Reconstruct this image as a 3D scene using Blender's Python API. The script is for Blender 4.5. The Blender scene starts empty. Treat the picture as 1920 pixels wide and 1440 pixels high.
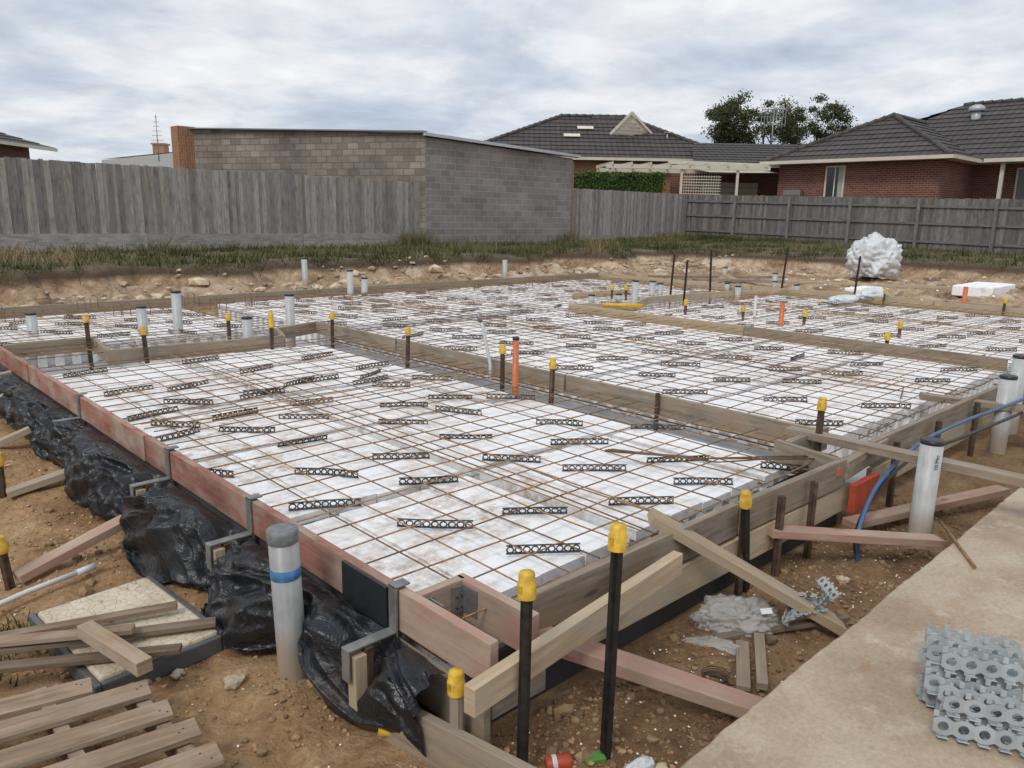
import bpy, math, random
from mathutils import Matrix, Vector, noise, Euler
random.seed(7)
R=random.random
def U(a,b): return a+(b-a)*random.random()
scene=bpy.context.scene
COL=bpy.context.collection
def lerp(a,b,t): return a+(b-a)*t
def clamp(t): return max(0.0,min(1.0,t))
def sm(t):
    t=clamp(t); return t*t*(3-2*t)

# ------------------------------------------------------------------ materials
def newmat(name):
    m=bpy.data.materials.new(name); m.use_nodes=True
    nt=m.node_tree; b=nt.nodes["Principled BSDF"]
    return m,nt,b
def L(nt,a,b): nt.links.new(a,b)
def ramp(nt,fac,stops,interp='LINEAR'):
    r=nt.nodes.new("ShaderNodeValToRGB"); r.color_ramp.interpolation=interp
    el=r.color_ramp.elements
    while len(el)<len(stops): el.new(0.5)
    for e,(p,c) in zip(el,stops):
        e.position=p; e.color=(c[0],c[1],c[2],1) if isinstance(c,(tuple,list)) else (c,c,c,1)
    L(nt,fac,r.inputs[0]); return r.outputs[0]
def mul(nt,a,b,fac=1.0,mode='MULTIPLY'):
    m=nt.nodes.new("ShaderNodeMixRGB"); m.blend_type=mode
    if hasattr(fac,'links'): L(nt,fac,m.inputs[0])
    else: m.inputs[0].default_value=fac
    for s,i in ((a,1),(b,2)):
        if hasattr(s,'links'): L(nt,s,m.inputs[i])
        else: m.inputs[i].default_value=(s[0],s[1],s[2],1)
    return m.outputs[0]
def coords(nt,kind='Object',scale=(1,1,1)):
    tc=nt.nodes.new("ShaderNodeTexCoord"); mp=nt.nodes.new("ShaderNodeMapping")
    mp.inputs['Scale'].default_value=scale
    L(nt,tc.outputs[kind],mp.inputs[0]); return mp.outputs[0]
def noi(nt,vec,scale,detail=4,rough=.55,dist=0.0):
    n=nt.nodes.new("ShaderNodeTexNoise"); n.inputs['Scale'].default_value=scale
    n.inputs['Detail'].default_value=detail; n.inputs['Roughness'].default_value=rough
    n.inputs['Distortion'].default_value=dist
    L(nt,vec,n.inputs['Vector']); return n.outputs['Fac']
def bump(nt,b,h,strength=.4,dist=.01):
    bn=nt.nodes.new("ShaderNodeBump"); bn.inputs['Strength'].default_value=strength
    bn.inputs['Distance'].default_value=dist
    L(nt,h,bn.inputs['Height']); L(nt,bn.outputs[0],b.inputs['Normal'])
def tone(nt,col,amt=1.0):
    a=nt.nodes.new("ShaderNodeAttribute"); a.attribute_name="tone"
    return mul(nt,col,a.outputs['Color'],amt)

def wood(name,c1,c2,c3=None,rough=.8,dirt=.35,knots=.7,mud=.55):
    m,nt,b=newmat(name)
    uv=coords(nt,'UV',(1.6,26,1)); uv2=coords(nt,'UV',(2.2,5,1))
    g=noi(nt,uv,1.6,6,.6,.6)
    col=ramp(nt,g,[(.32,c1),(.68,c2)])
    st=noi(nt,uv2,1.5,4,.6)
    col=mul(nt,col,ramp(nt,st,[(.35,(.55,.52,.5)),(.62,(1,1,1))]),dirt)
    if c3:
        k=noi(nt,coords(nt,'UV',(1.2,2,1)),2.2,4,.65)
        col=mul(nt,col,c3,ramp(nt,k,[(.45,0),(.62,1)]),'MIX')
    v=nt.nodes.new("ShaderNodeTexVoronoi"); v.inputs['Scale'].default_value=1.0
    L(nt,coords(nt,'UV',(2.0,7,1)),v.inputs['Vector'])
    col=mul(nt,col,ramp(nt,v.outputs['Distance'],[(.05,(.35,.25,.18)),(.1,(1,1,1))]),knots)
    sp=noi(nt,coords(nt,'UV',(6,14,1)),1.5,7,.75)
    col=mul(nt,col,(.40,.29,.18),ramp(nt,sp,[(.58,0),(.70,mud)]),'MIX')
    cr=noi(nt,coords(nt,'UV',(.9,48,1)),1.8,3,.5,.3)
    col=mul(nt,col,ramp(nt,cr,[(.26,(.35,.33,.3)),(.36,(1,1,1))]),.6)
    col=tone(nt,col)
    L(nt,col,b.inputs['Base Color']); b.inputs['Roughness'].default_value=rough
    bump(nt,b,g,.45,.004)
    return m
M_pine=wood("pine_timber",(.44,.32,.19),(.58,.46,.31),(.42,.35,.26))
M_old=wood("weathered_timber",(.24,.185,.13),(.42,.335,.24),(.31,.26,.20))
M_pal=wood("pallet_timber",(.20,.135,.085),(.38,.275,.18),(.33,.26,.19),dirt=.6)
M_form=wood("formwork_timber",(.20,.165,.125),(.38,.325,.25),(.28,.205,.145),dirt=.7)
M_red=wood("red_painted_formwork",(.33,.135,.10),(.43,.20,.15),(.40,.31,.24),dirt=.7,mud=.8)
M_redp=wood("red_stained_timber",(.40,.28,.21),(.50,.38,.29),(.42,.23,.18),dirt=.5)
M_pale=wood("grey_paling",(.22,.21,.195),(.45,.43,.40),(.32,.305,.285),dirt=.8,knots=.4,mud=.1)
M_pale2=wood("dark_grey_paling",(.115,.11,.105),(.26,.25,.235),(.18,.17,.165),dirt=.8,knots=.4,mud=.1)

def simple(name,c,rough=.5,metal=0,var=.25,scale=8,bmp=0,spec=None,bd=.01):
    m,nt,b=newmat(name)
    v=coords(nt,'Object')
    n=noi(nt,v,scale,5,.6)
    lo=tuple(x*(1-var) for x in c); hi=tuple(min(1,x*(1+var)) for x in c)
    col=ramp(nt,n,[(.3,lo),(.7,hi)])
    col=tone(nt,col)
    L(nt,col,b.inputs['Base Color']); b.inputs['Roughness'].default_value=rough
    b.inputs['Metallic'].default_value=metal
    if spec is not None: b.inputs['Specular IOR Level'].default_value=spec
    if bmp: bump(nt,b,noi(nt,v,scale*4,5,.65),bmp,bd)
    return m
M_rust=simple("rusty_steel",(.27,.155,.075),.75,.15,.45,30)
M_dark=simple("black_stake_steel",(.026,.022,.019),.6,.3,.6,25,.2)
M_stk=simple("rusty_stake_steel",(.10,.065,.045),.7,.3,.5,25,.2)
M_yel=simple("yellow_plastic",(.66,.41,.04),.5,0,.28,40)
M_org=simple("orange_plastic",(.56,.15,.05),.45,0,.2,20)
M_blk=simple("black_plastic",(.018,.020,.022),.4,0,.3,20)
M_chair=simple("dark_chair_plastic",(.030,.035,.040),.5,0,.3,20)
M_galv=simple("galvanised_steel",(.27,.27,.26),.5,.6,.3,20)
M_ltgrey=simple("grey_plastic",(.42,.46,.47),.5,0,.14,15)
M_bluep=simple("blue_conduit",(.05,.13,.24),.45,0,.15,10)
M_bluet=simple("blue_tape",(.07,.20,.42),.5,0,.35,40)
M_cream=simple("cream_trim",(.62,.57,.46),.6,0,.08,3)
M_white=simple("white_plastic_pipe",(.62,.62,.60),.4,0,.1,8)
M_membrane=simple("grey_membrane",(.42,.43,.44),.5,0,.2,3,.3)
M_liner=simple("dark_liner",(.10,.105,.11),.5,0,.3,3,.3)
M_glass=simple("window_glass",(.05,.055,.06),.1,0,.2,1)
M_metalroof=simple("metal_flashing",(.45,.48,.50),.5,.3,.1,2)
M_foil=simple("steel_antenna",(.35,.35,.35),.4,.6,.1,5)
M_redb=simple("red_box",(.45,.07,.035),.5,0,.3,12)
M_green=simple("green_label",(.10,.26,.05),.5,0,.2,12)
M_tape=simple("duct_tape",(.22,.23,.24),.5,0,.25,40,.5)

def mk_pipe(name,lo,hi):
    m,nt,b=newmat(name)
    v=coords(nt,'Object'); n=noi(nt,v,9,5,.6)
    col=ramp(nt,n,[(.3,lo),(.7,hi)])
    st=noi(nt,coords(nt,'Object',(30,30,3)),2,5,.7)
    col=mul(nt,col,ramp(nt,st,[(.3,(.75,.73,.70)),(.55,(1,1,1))]),.7)
    sp=nt.nodes.new("ShaderNodeSeparateXYZ"); tc=nt.nodes.new("ShaderNodeTexCoord"); L(nt,tc.outputs['Object'],sp.inputs[0])
    k=nt.nodes.new("ShaderNodeMath"); k.operation='MULTIPLY_ADD'; L(nt,n,k.inputs[0]); k.inputs[1].default_value=-.3; L(nt,sp.outputs[2],k.inputs[2])
    col=mul(nt,(.36,.25,.15),col,ramp(nt,k.outputs[0],[(0,.45),(.08,1)]),'MIX')
    L(nt,col,b.inputs['Base Color']); b.inputs['Roughness'].default_value=.42
    return m
M_pvc=mk_pipe("grey_pvc",(.40,.415,.41),(.52,.535,.53))
M_pvcd=mk_pipe("dusty_grey_pvc",(.26,.27,.265),(.36,.37,.365))
def mk_eps():
    m,nt,b=newmat("polystyrene")
    v=coords(nt,'Object')
    d=noi(nt,v,1.3,7,.68,.4); f=noi(nt,v,11,7,.75)
    sp=nt.nodes.new("ShaderNodeSeparateXYZ"); L(nt,v,sp.inputs[0])
    mm=nt.nodes.new("ShaderNodeMapRange"); L(nt,sp.outputs[0],mm.inputs[0])
    mm.inputs[1].default_value=1.3; mm.inputs[2].default_value=7; mm.inputs[3].default_value=.12; mm.inputs[4].default_value=0.0
    ad=nt.nodes.new("ShaderNodeMath"); L(nt,d,ad.inputs[0]); L(nt,mm.outputs[0],ad.inputs[1])
    fac=ramp(nt,ad.outputs[0],[(.50,0),(.62,.55),(.76,1)])
    ff=mul(nt,fac,ramp(nt,f,[(.42,0),(.62,1)]))
    col=mul(nt,(.93,.94,.95),(.42,.28,.16),ff,'MIX')
    col=tone(nt,col)
    L(nt,col,b.inputs['Base Color']); b.inputs['Roughness'].default_value=.75
    vo=nt.nodes.new("ShaderNodeTexVoronoi"); vo.inputs['Scale'].default_value=140; L(nt,v,vo.inputs['Vector'])
    bump(nt,b,vo.outputs['Distance'],.12,.003)
    return m
M_eps=mk_eps()
def mk_ground():
    m,nt,b=newmat("soil")
    v=coords(nt,'Object')
    big=noi(nt,v,.55,5,.6); mid=noi(nt,v,3.2,8,.7,.3); fine=noi(nt,v,34,6,.7)
    col=ramp(nt,mid,[(.30,(.20,.105,.047)),(.47,(.42,.245,.115)),(.58,(.50,.32,.165)),(.70,(.62,.44,.26))])
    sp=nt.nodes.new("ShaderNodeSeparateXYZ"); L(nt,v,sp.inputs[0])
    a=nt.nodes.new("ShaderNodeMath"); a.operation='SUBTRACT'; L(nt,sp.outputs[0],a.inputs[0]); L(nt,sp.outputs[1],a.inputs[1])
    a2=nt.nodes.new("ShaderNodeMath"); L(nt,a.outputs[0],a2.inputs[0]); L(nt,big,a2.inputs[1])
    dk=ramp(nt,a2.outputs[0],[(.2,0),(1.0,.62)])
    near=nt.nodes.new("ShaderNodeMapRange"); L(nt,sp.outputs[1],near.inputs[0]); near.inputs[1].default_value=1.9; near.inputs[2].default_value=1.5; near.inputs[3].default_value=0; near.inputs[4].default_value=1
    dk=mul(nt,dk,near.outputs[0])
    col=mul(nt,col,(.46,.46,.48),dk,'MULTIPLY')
    far=nt.nodes.new("ShaderNodeVectorMath"); far.operation='LENGTH'; L(nt,v,far.inputs[0])
    fr=nt.nodes.new("ShaderNodeMapRange"); L(nt,far.outputs['Value'],fr.inputs[0]); fr.inputs[1].default_value=9; fr.inputs[2].default_value=12
    pal=ramp(nt,noi(nt,v,1.3,9,.74,.4),[(.34,(.10,.06,.035)),(.45,(.33,.21,.12)),(.55,(.52,.38,.25)),(.64,(.66,.55,.41))])
    col=mul(nt,col,pal,fr.outputs[0],'MIX')
    tf=nt.nodes.new("ShaderNodeMapRange"); L(nt,sp.outputs[2],tf.inputs[0]); tf.inputs[1].default_value=.46; tf.inputs[2].default_value=.56
    col=mul(nt,col,(.10,.065,.04),tf.outputs[0],'MIX')
    gf=nt.nodes.new("ShaderNodeMapRange"); L(nt,sp.outputs[2],gf.inputs[0]); gf.inputs[1].default_value=.60; gf.inputs[2].default_value=.68
    gcol=ramp(nt,noi(nt,v,.9,7,.75),[(.3,(.06,.055,.025)),(.5,(.12,.095,.05)),(.62,(.20,.145,.09)),(.75,(.28,.21,.14))])
    col=mul(nt,col,gcol,gf.outputs[0],'MIX')
    col=mul(nt,col,ramp(nt,fine,[(.3,(.6,.58,.55)),(.6,(1.08,1.08,1.08))]),.8)
    L(nt,col,b.inputs['Base Color']); b.inputs['Roughness'].default_value=.95
    h=nt.nodes.new("ShaderNodeMath"); L(nt,mid,h.inputs[0]); 
    s=nt.nodes.new("ShaderNodeMath"); s.operation='MULTIPLY'; s.inputs[1].default_value=.5; L(nt,fine,s.inputs[0]); L(nt,s.outputs[0],h.inputs[1])
    bump(nt,b,h.outputs[0],1.0,.05)
    return m
M_soil=mk_ground()
def mk_conc():
    m,nt,b=newmat("concrete")
    v=coords(nt,'Object')
    a=noi(nt,v,1.7,9,.66,0); f=noi(nt,v,60,4,.7)
    col=ramp(nt,a,[(.32,(.33,.24,.16)),(.5,(.45,.36,.255)),(.68,(.54,.455,.34))])
    r=noi(nt,v,13,8,.72,0); r2=noi(nt,v,1.2,4,.6)
    rf=mul(nt,ramp(nt,r,[(.54,0),(.64,.7)]),ramp(nt,r2,[(.40,.15),(.6,1)]))
    col=mul(nt,col,(.34,.19,.09),rf,'MIX')
    w=noi(nt,v,6,8,.7,0)
    col=mul(nt,col,(.58,.51,.40),ramp(nt,w,[(.56,0),(.66,.5)]),'MIX')
    sc=noi(nt,coords(nt,'Object',(5,60,1)),1.5,4,.6,.2)
    col=mul(nt,col,ramp(nt,sc,[(.28,(.75,.72,.68)),(.36,(1,1,1))]),.5)
    col=mul(nt,col,ramp(nt,f,[(.3,(.72,.72,.72)),(.6,(1.05,1.05,1.05))]),.7)
    L(nt,col,b.inputs['Base Color']); b.inputs['Roughness'].default_value=.85
    bump(nt,b,f,.3,.004)
    return m
M_conc=mk_conc()
def mk_brick(name,c1,c2,mort,bw,rh,ms,stain=.4,rough=.9):
    m,nt,b=newmat(name)
    uv=coords(nt,'UV')
    br=nt.nodes.new("ShaderNodeTexBrick"); L(nt,uv,br.inputs['Vector'])
    br.inputs['Scale'].default_value=1; br.inputs['Brick Width'].default_value=bw; br.inputs['Row Height'].default_value=rh
    br.inputs['Mortar Size'].default_value=ms; br.inputs['Mortar Smooth'].default_value=.2
    br.inputs['Color1'].default_value=(*c1,1); br.inputs['Color2'].default_value=(*c2,1); br.inputs['Mortar'].default_value=(*mort,1)
    n=noi(nt,coords(nt,'UV',(.5,.9,1)),1.1,6,.65)
    col=mul(nt,br.outputs['Color'],ramp(nt,n,[(.3,(.55,.55,.56)),(.65,(1.1,1.08,1.05))]),stain)
    f=noi(nt,uv,25,4,.7)
    col=mul(nt,col,ramp(nt,f,[(.3,(.75,.75,.75)),(.6,(1.05,1.05,1.05))]),.6)
    col=tone(nt,col)
    L(nt,col,b.inputs['Base Color']); b.inputs['Roughness'].default_value=rough
    inv=nt.nodes.new("ShaderNodeMath"); inv.operation='SUBTRACT'; inv.inputs[0].default_value=1; L(nt,br.outputs['Fac'],inv.inputs[1])
    bump(nt,b,inv.outputs[0],.6,.01)
    return m
M_block=mk_brick("concrete_block",(.25,.225,.215),(.34,.305,.29),(.43,.41,.395),.4,.2,.009,.8)
M_blockd=mk_brick("weathered_concrete_block",(.22,.19,.155),(.36,.315,.265),(.17,.15,.13),.4,.2,.012,1.0)
M_brick=mk_brick("red_brick",(.16,.045,.030),(.23,.085,.055),(.30,.25,.22),.24,.086,.009,.6)
M_tanbrick=mk_brick("tan_brick",(.42,.20,.09),(.33,.14,.06),(.35,.30,.25),.24,.086,.009,.6)
def mk_roof():
    m,nt,b=newmat("roof_tile")
    uv=coords(nt,'UV'); n=noi(nt,uv,2,6,.7)
    col=ramp(nt,n,[(.3,(.045,.039,.036)),(.7,(.085,.073,.067))])
    w=nt.nodes.new("ShaderNodeTexWave"); w.wave_type='BANDS'; w.bands_direction='X'; w.inputs['Scale'].default_value=1.05; L(nt,uv,w.inputs['Vector'])
    col=mul(nt,col,ramp(nt,w.outputs['Fac'],[(.1,(.7,.7,.7)),(.6,(1.1,1.1,1.1))]),.8)
    col=tone(nt,col)
    L(nt,col,b.inputs['Base Color']); b.inputs['Roughness'].default_value=.7
    bump(nt,b,w.outputs['Fac'],.6,.04)
    return m
M_roof=mk_roof()
def mk_veg(name,c1,c2,c3=None):
    m,nt,b=newmat(name)
    a=nt.nodes.new("ShaderNodeAttribute"); a.attribute_name="tone"
    st=[(0,c1),(.6,c2)]+([(1.0,c3)] if c3 else [])
    col=ramp(nt,a.outputs['Fac'],st)
    L(nt,col,b.inputs['Base Color']); b.inputs['Roughness'].default_value=.7
    b.inputs['Specular IOR Level'].default_value=.15
    return m
M_grass=mk_veg("grass_blades",(.040,.052,.016),(.115,.125,.045),(.28,.21,.12))
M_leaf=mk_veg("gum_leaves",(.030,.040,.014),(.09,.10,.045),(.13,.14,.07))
M_hedge=mk_veg("hedge_leaves",(.03,.055,.012),(.09,.14,.035),(.14,.19,.06))
M_bark=simple("bark",(.12,.09,.07),.9,0,.4,6,.5)
def mk_sheet(name,c,rough,a=1.0,spec=.5,dust=0):
    m,nt,b=newmat(name)
    v=coords(nt,'Object'); n=noi(nt,v,9,5,.6,1.4); n2=noi(nt,v,3,5,.7)
    lo=tuple(x*.75 for x in c)
    col=ramp(nt,n2,[(.35,lo),(.65,c)])
    if dust:
        d=noi(nt,v,4,7,.75)
        col=mul(nt,col,(.30,.20,.12),ramp(nt,d,[(.56,0),(.78,dust)]),'MIX')
        rr=ramp(nt,d,[(.45,.24),(.65,.5)]); L(nt,rr,b.inputs['Roughness'])
    else: b.inputs['Roughness'].default_value=rough
    L(nt,col,b.inputs['Base Color'])
    b.inputs['Alpha'].default_value=a
    b.inputs['Specular IOR Level'].default_value=spec
    bump(nt,b,n,.6,.03)
    return m
M_film=mk_sheet("black_polythene",(.014,.016,.019),.3,dust=.3)
M_clear=mk_sheet("clear_polythene",(.80,.79,.76),.18,.42)
M_wrap=mk_sheet("white_plastic_wrap",(.80,.82,.84),.35)
def mk_lid():
    m,nt,b=newmat("cracked_fibreglass_lid")
    v=coords(nt,'Object'); vo=nt.nodes.new("ShaderNodeTexVoronoi"); vo.feature='DISTANCE_TO_EDGE'; vo.inputs['Scale'].default_value=27; L(nt,v,vo.inputs['Vector'])
    n=noi(nt,v,5,6,.7)
    col=ramp(nt,n,[(.3,(.44,.34,.22)),(.6,(.66,.58,.44))])
    col=mul(nt,col,ramp(nt,vo.outputs['Distance'],[(.015,(.45,.33,.2)),(.04,(1,1,1))]),.7)
    L(nt,col,b.inputs['Base Color']); b.inputs['Roughness'].default_value=.7
    return m
M_lid=mk_lid()

# ------------------------------------------------------------------ mesh builder
class MB:
    def __init__(s): s.v=[];s.f=[];s.uv=[];s.mi=[];s.tn=[];s.smooth=[]
    def face(s,idx,uvs,mi=0,t=1.0,sm_=False):
        s.f.append(idx); s.uv.extend(uvs); s.mi.append(mi); s.tn.extend([t]*len(idx)); s.smooth.append(sm_)
    def box(s,mat,l,w,h,mi=0,t=None,skip=()):
        if t is None: t=1.0
        o=len(s.v); ou=U(0,50); ov=U(0,50)
        c=[(-l/2,-w/2,-h/2),(l/2,-w/2,-h/2),(l/2,w/2,-h/2),(-l/2,w/2,-h/2),(-l/2,-w/2,h/2),(l/2,-w/2,h/2),(l/2,w/2,h/2),(-l/2,w/2,h/2)]
        for p in c: s.v.append(mat@Vector(p))
        fs=[((0,3,2,1),0),((4,5,6,7),0),((0,1,5,4),1),((2,3,7,6),1),((1,2,6,5),2),((3,0,4,7),2)]
        for i,(q,k) in enumerate(fs):
            if i in skip: continue
            uv=[]
            for j in q:
                x,y,z=c[j]
                if k==0: uv.append((ou+x,ov+y))
                elif k==1: uv.append((ou+x,ov+.37+z))
                else: uv.append((ou+y*.2,ov+z))
            s.face([o+j for j in q],uv,mi,t)
    def abox(s,x0,x1,y0,y1,z0,z1,mi=0,t=None):
        dx,dy,dz=x1-x0,y1-y0,z1-z0
        c=Vector(((x0+x1)/2,(y0+y1)/2,(z0+z1)/2))
        if dy>dx and dy>=dz: s.box(Matrix.Translation(c)@Matrix.Rotation(math.pi/2,4,'Z'),dy,dx,dz,mi,t)
        elif dz>dx and dz>dy: s.box(Matrix.Translation(c)@Matrix.Rotation(-math.pi/2,4,'Y'),dz,dy,dx,mi,t)
        else: s.box(Matrix.Translation(c),dx,dy,dz,mi,t)
    def plank(s,p0,p1,w,h,mi=0,t=None,roll=0):
        p0=Vector(p0);p1=Vector(p1); d=p1-p0; l=d.length; d.normalize()
        up=Vector((0,0,1)) if abs(d.z)<.95 else Vector((0,1,0))
        y=up.cross(d).normalized(); z=d.cross(y)
        m=Matrix((d,y,z)).transposed().to_4x4(); m.translation=(p0+p1)/2
        m=m@Matrix.Rotation(roll,4,'X')
        s.box(m,l,w,h,mi,t)
    def tube(s,pts,r,n=8,mi=0,t=1.0,caps=True,closed=False):
        pts=[Vector(p) for p in pts]; rings=[]
        m=len(pts); prev=None
        for i,p in enumerate(pts):
            if closed: d=(pts[(i+1)%m]-pts[i-1])
            else: d=(pts[min(i+1,m-1)]-pts[max(i-1,0)])
            if d.length<1e-9: d=Vector((0,0,1))
            d.normalize()
            a=prev if prev is not None else (Vector((0,0,1)) if abs(d.z)<.9 else Vector((1,0,0)))
            y=(a-d*a.dot(d))
            if y.length<1e-4: y=d.orthogonal()
            y.normalize(); prev=y; z=d.cross(y)
            rr=r[i] if isinstance(r,(list,tuple)) else r
            o=len(s.v)
            for k in range(n):
                an=2*math.pi*k/n
                s.v.append(p+y*math.cos(an)*rr+z*math.sin(an)*rr)
            rings.append(o)
        cnt=m if closed else m-1
        acc=U(0,20)
        for i in range(cnt):
            a=rings[i]; b=rings[(i+1)%m]
            for k in range(n):
                k2=(k+1)%n
                s.face([a+k,a+k2,b+k2,b+k],[(acc,k/n),(acc,(k+1)/n),(acc+.1,(k+1)/n),(acc+.1,k/n)],mi,t,n>5)
        if caps and not closed:
            s.face([rings[0]+k for k in range(n)][::-1],[(0,0)]*n,mi,t)
            s.face([rings[-1]+k for k in range(n)],[(0,0)]*n,mi,t)
    def lathe(s,base,prof,n=16,mi=0,t=1.0,axis=None):
        mat=Matrix.Translation(base)
        if axis is not None:
            q=Vector((0,0,1)).rotation_difference(Vector(axis).normalized()); mat=mat@q.to_matrix().to_4x4()
        rings=[]
        for (r,z) in prof:
            o=len(s.v)
            for k in range(n):
                an=2*math.pi*k/n; s.v.append(mat@Vector((r*math.cos(an),r*math.sin(an),z)))
            rings.append(o)
        for i in range(len(prof)-1):
            a,b=rings[i],rings[i+1]
            for k in range(n):
                k2=(k+1)%n; s.face([a+k,a+k2,b+k2,b+k],[(0,0)]*4,mi,t,abs(prof[i][1]-prof[i+1][1])>1e-4)
    def quad(s,ps,mi=0,t=1.0,uv=None):
        o=len(s.v)
        for p in ps: s.v.append(Vector(p))
        if uv is None:
            a=Vector(ps[0]); ux=(Vector(ps[1])-a); ux.normalize()
            nn=(Vector(ps[1])-a).cross(Vector(ps[-1])-a).normalized(); vy=nn.cross(ux)
            uv=[((Vector(p)-a).dot(ux),(Vector(p)-a).dot(vy)) for p in ps]
        s.face(list(range(o,o+len(ps))),uv,mi,t)
    def done(s,name,mats,parent=None,bevel=0,loc=None,rot=None):
        me=bpy.data.meshes.new(name)
        off=Vector(loc) if loc is not None else Vector((0,0,0))
        me.from_pydata([tuple(v-off) if rot is None else tuple(v) for v in s.v],[],s.f)
        ul=me.uv_layers.new(name="UVMap")
        flat=[c for u in s.uv for c in u]; ul.data.foreach_set("uv",flat)
        ca=me.color_attributes.new("tone",'FLOAT_COLOR','CORNER')
        fl=[]
        for t in s.tn:
            if isinstance(t,tuple): fl.extend((t[0],t[1],t[2],1))
            else: fl.extend((t,t,t,1))
        ca.data.foreach_set("color",fl)
        me.polygons.foreach_set("material_index",s.mi)
        me.polygons.foreach_set("use_smooth",s.smooth)
        for m in (mats if isinstance(mats,(list,tuple)) else [mats]): me.materials.append(m)
        me.update()
        ob=bpy.data.objects.new(name,me); COL.objects.link(ob)
        if loc is not None: ob.location=loc
        if rot is not None: ob.rotation_euler=rot
        if parent: ob.parent=parent
        if bevel:
            b=ob.modifiers.new("bev",'BEVEL'); b.width=bevel; b.segments=2; b.limit_method='ANGLE'
        return ob
def empty(name,loc=(0,0,0),rotz=0):
    e=bpy.data.objects.new(name,None); e.location=loc; e.rotation_euler=(0,0,rotz); COL.objects.link(e); return e
def V(lat,D,z=0): return (D*.692+lat*.722, D*.722-lat*.692, z)
ANG=-math.radians(43.8)
def fbm(x,y,z=0,o=4):
    return noise.fractal(Vector((x,y,z)),1.0,2.0,o)

# ------------------------------------------------------------------ ground
def gz(x,y,detail=True):
    z=0.0
    dx=max(1.2-x,0,x-13.5); dy=max(1.5-y,0,y-11.4)
    inside=sm(1-math.hypot(dx,dy)/.25)
    back=max(sm((y-10.9)/.7),sm((x-13.2)/1.0))
    z=.27*back
    if y<11 and x<1.2: z=max(z,.22*sm((y-6)/5))
    bn=fbm(x*.5,y*.5,3)*.9+fbm(x*1.7,y*1.7,13)*.35
    bt=max((y-13.2+bn)/.9,(x-20.0+bn*1.3)/1.4)
    top=.68+.2*sm((x-21)/8)*sm((y-6)/12)
    b=sm(bt)
    if detail: z+= .05*fbm(x*1.1,y*1.1,1)*(1+2.6*back)+ .026*fbm(x*5,y*5,2)*(1+2*back)
    z=lerp(z,top+.05*fbm(x*.7,y*.7,5),b)
    if 0<b<1 and detail: z+=(.20*abs(fbm(x*2.2,y*2.2,9))-.06)*math.sin(b*math.pi)
    z+=.5*sm((x-30.5)/8)+.4*sm((y-21)/8)*(1-sm((x-30.5)/8))
    z+=.05*math.exp(-((x-1.1)**2+(y-2.3)**2)/.03)+.03*math.exp(-((x-.9)**2+(y-2.0)**2)/.05)
    z=lerp(z,.0,inside) if (x>1.3 or y>11) and y>1.5 else z
    if y<1.3: z=min(z,lerp(z,-.02,sm((1.3-y)/.2)))
    return z
def lines(segs,growto,start):
    a=[start]
    for end,st in segs:
        while a[-1]<end: a.append(a[-1]+st)
    st=segs[-1][1]
    while a[-1]<growto: st*=1.35; a.append(a[-1]+st)
    return a
xs=lines([(5,.03),(14.5,.11),(34,.2)],1500,-.3)
ys=lines([(6,.03),(11,.12),(15.5,.08),(22,.25)],1500,.8)
neg=[];st=.12;a=-.3
while a>-1500: a-=st; st*=1.22 if a<-12 else 1.04; neg.append(a)
xs=neg[::-1]+xs
neg=[];st=.1;a=.8
while a>-1500: a-=st; st*=1.3; neg.append(a)
ys=neg[::-1]+ys
vs=[(x,y,gz(x,y)) for y in ys for x in xs]
nx=len(xs)
fs=[(j*nx+i,j*nx+i+1,(j+1)*nx+i+1,(j+1)*nx+i) for j in range(len(ys)-1) for i in range(nx-1)]
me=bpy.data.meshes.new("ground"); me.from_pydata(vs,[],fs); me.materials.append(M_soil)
me.polygons.foreach_set("use_smooth",[True]*len(fs)); me.update()
COL.objects.link(bpy.data.objects.new("ground",me))

mb=MB()
ex=[-3+ i*.03 for i in range(568)]
ey=[.985+.006*fbm(x*2,0,4)+.005*fbm(x*14,0,4) for x in ex]
for i in range(len(ex)-1):
    a,b=ex[i],ex[i+1]; ya,yb=ey[i],ey[i+1]
    ca=.006+.008*abs(fbm(a*9,3,1)); cb_=.006+.008*abs(fbm(b*9,3,1))
    mb.quad([(a,-7,.2),(b,-7,.2),(b,yb-cb_,.2),(a,ya-ca,.2)],0,1,None)
    mb.quad([(a,ya-ca,.2),(b,yb-cb_,.2),(b,yb,.2-cb_),(a,ya,.2-ca)])
    mb.quad([(a,ya,.2-ca),(b,yb,.2-cb_),(b,yb,-.15),(a,ya,-.15)])
mb.done("concrete_driveway",M_conc)

def blob(mb,c,r,mi=0,t=1.0,flat=.7):
    o=len(mb.v)
    pts=[(0,0,1),(0,0,-1)]
    rnd=[U(.7,1.25) for _ in range(12)]
    ring=[]
    for k in range(5):
        an=k*1.2566+U(-.2,.2); ring.append((math.cos(an)*.85,math.sin(an)*.85,.45))
    for k in range(5):
        an=k*1.2566+.63+U(-.2,.2); ring.append((math.cos(an)*.9,math.sin(an)*.9,-.4))
    allp=pts+ring
    for p,q in zip(allp,rnd): mb.v.append(Vector((c[0]+p[0]*r*q,c[1]+p[1]*r*q,c[2]+p[2]*r*q*flat)))
    F=[]
    for k in range(5):
        k2=(k+1)%5
        F+=[(0,2+k,2+k2),(2+k,7+k,2+k2),(2+k2,7+k,7+k2),(1,7+k2,7+k)]
    for f in F: mb.face([o+i for i in f],[(0,0)]*3,mi,t,False)
M_stone=simple("soil_clods",(.40,.255,.14),.95,0,.35,4,.6)
M_lime=simple("limestone_rock",(.56,.46,.33),.95,0,.35,5,.8,None,.03)
mb=MB()
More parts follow.
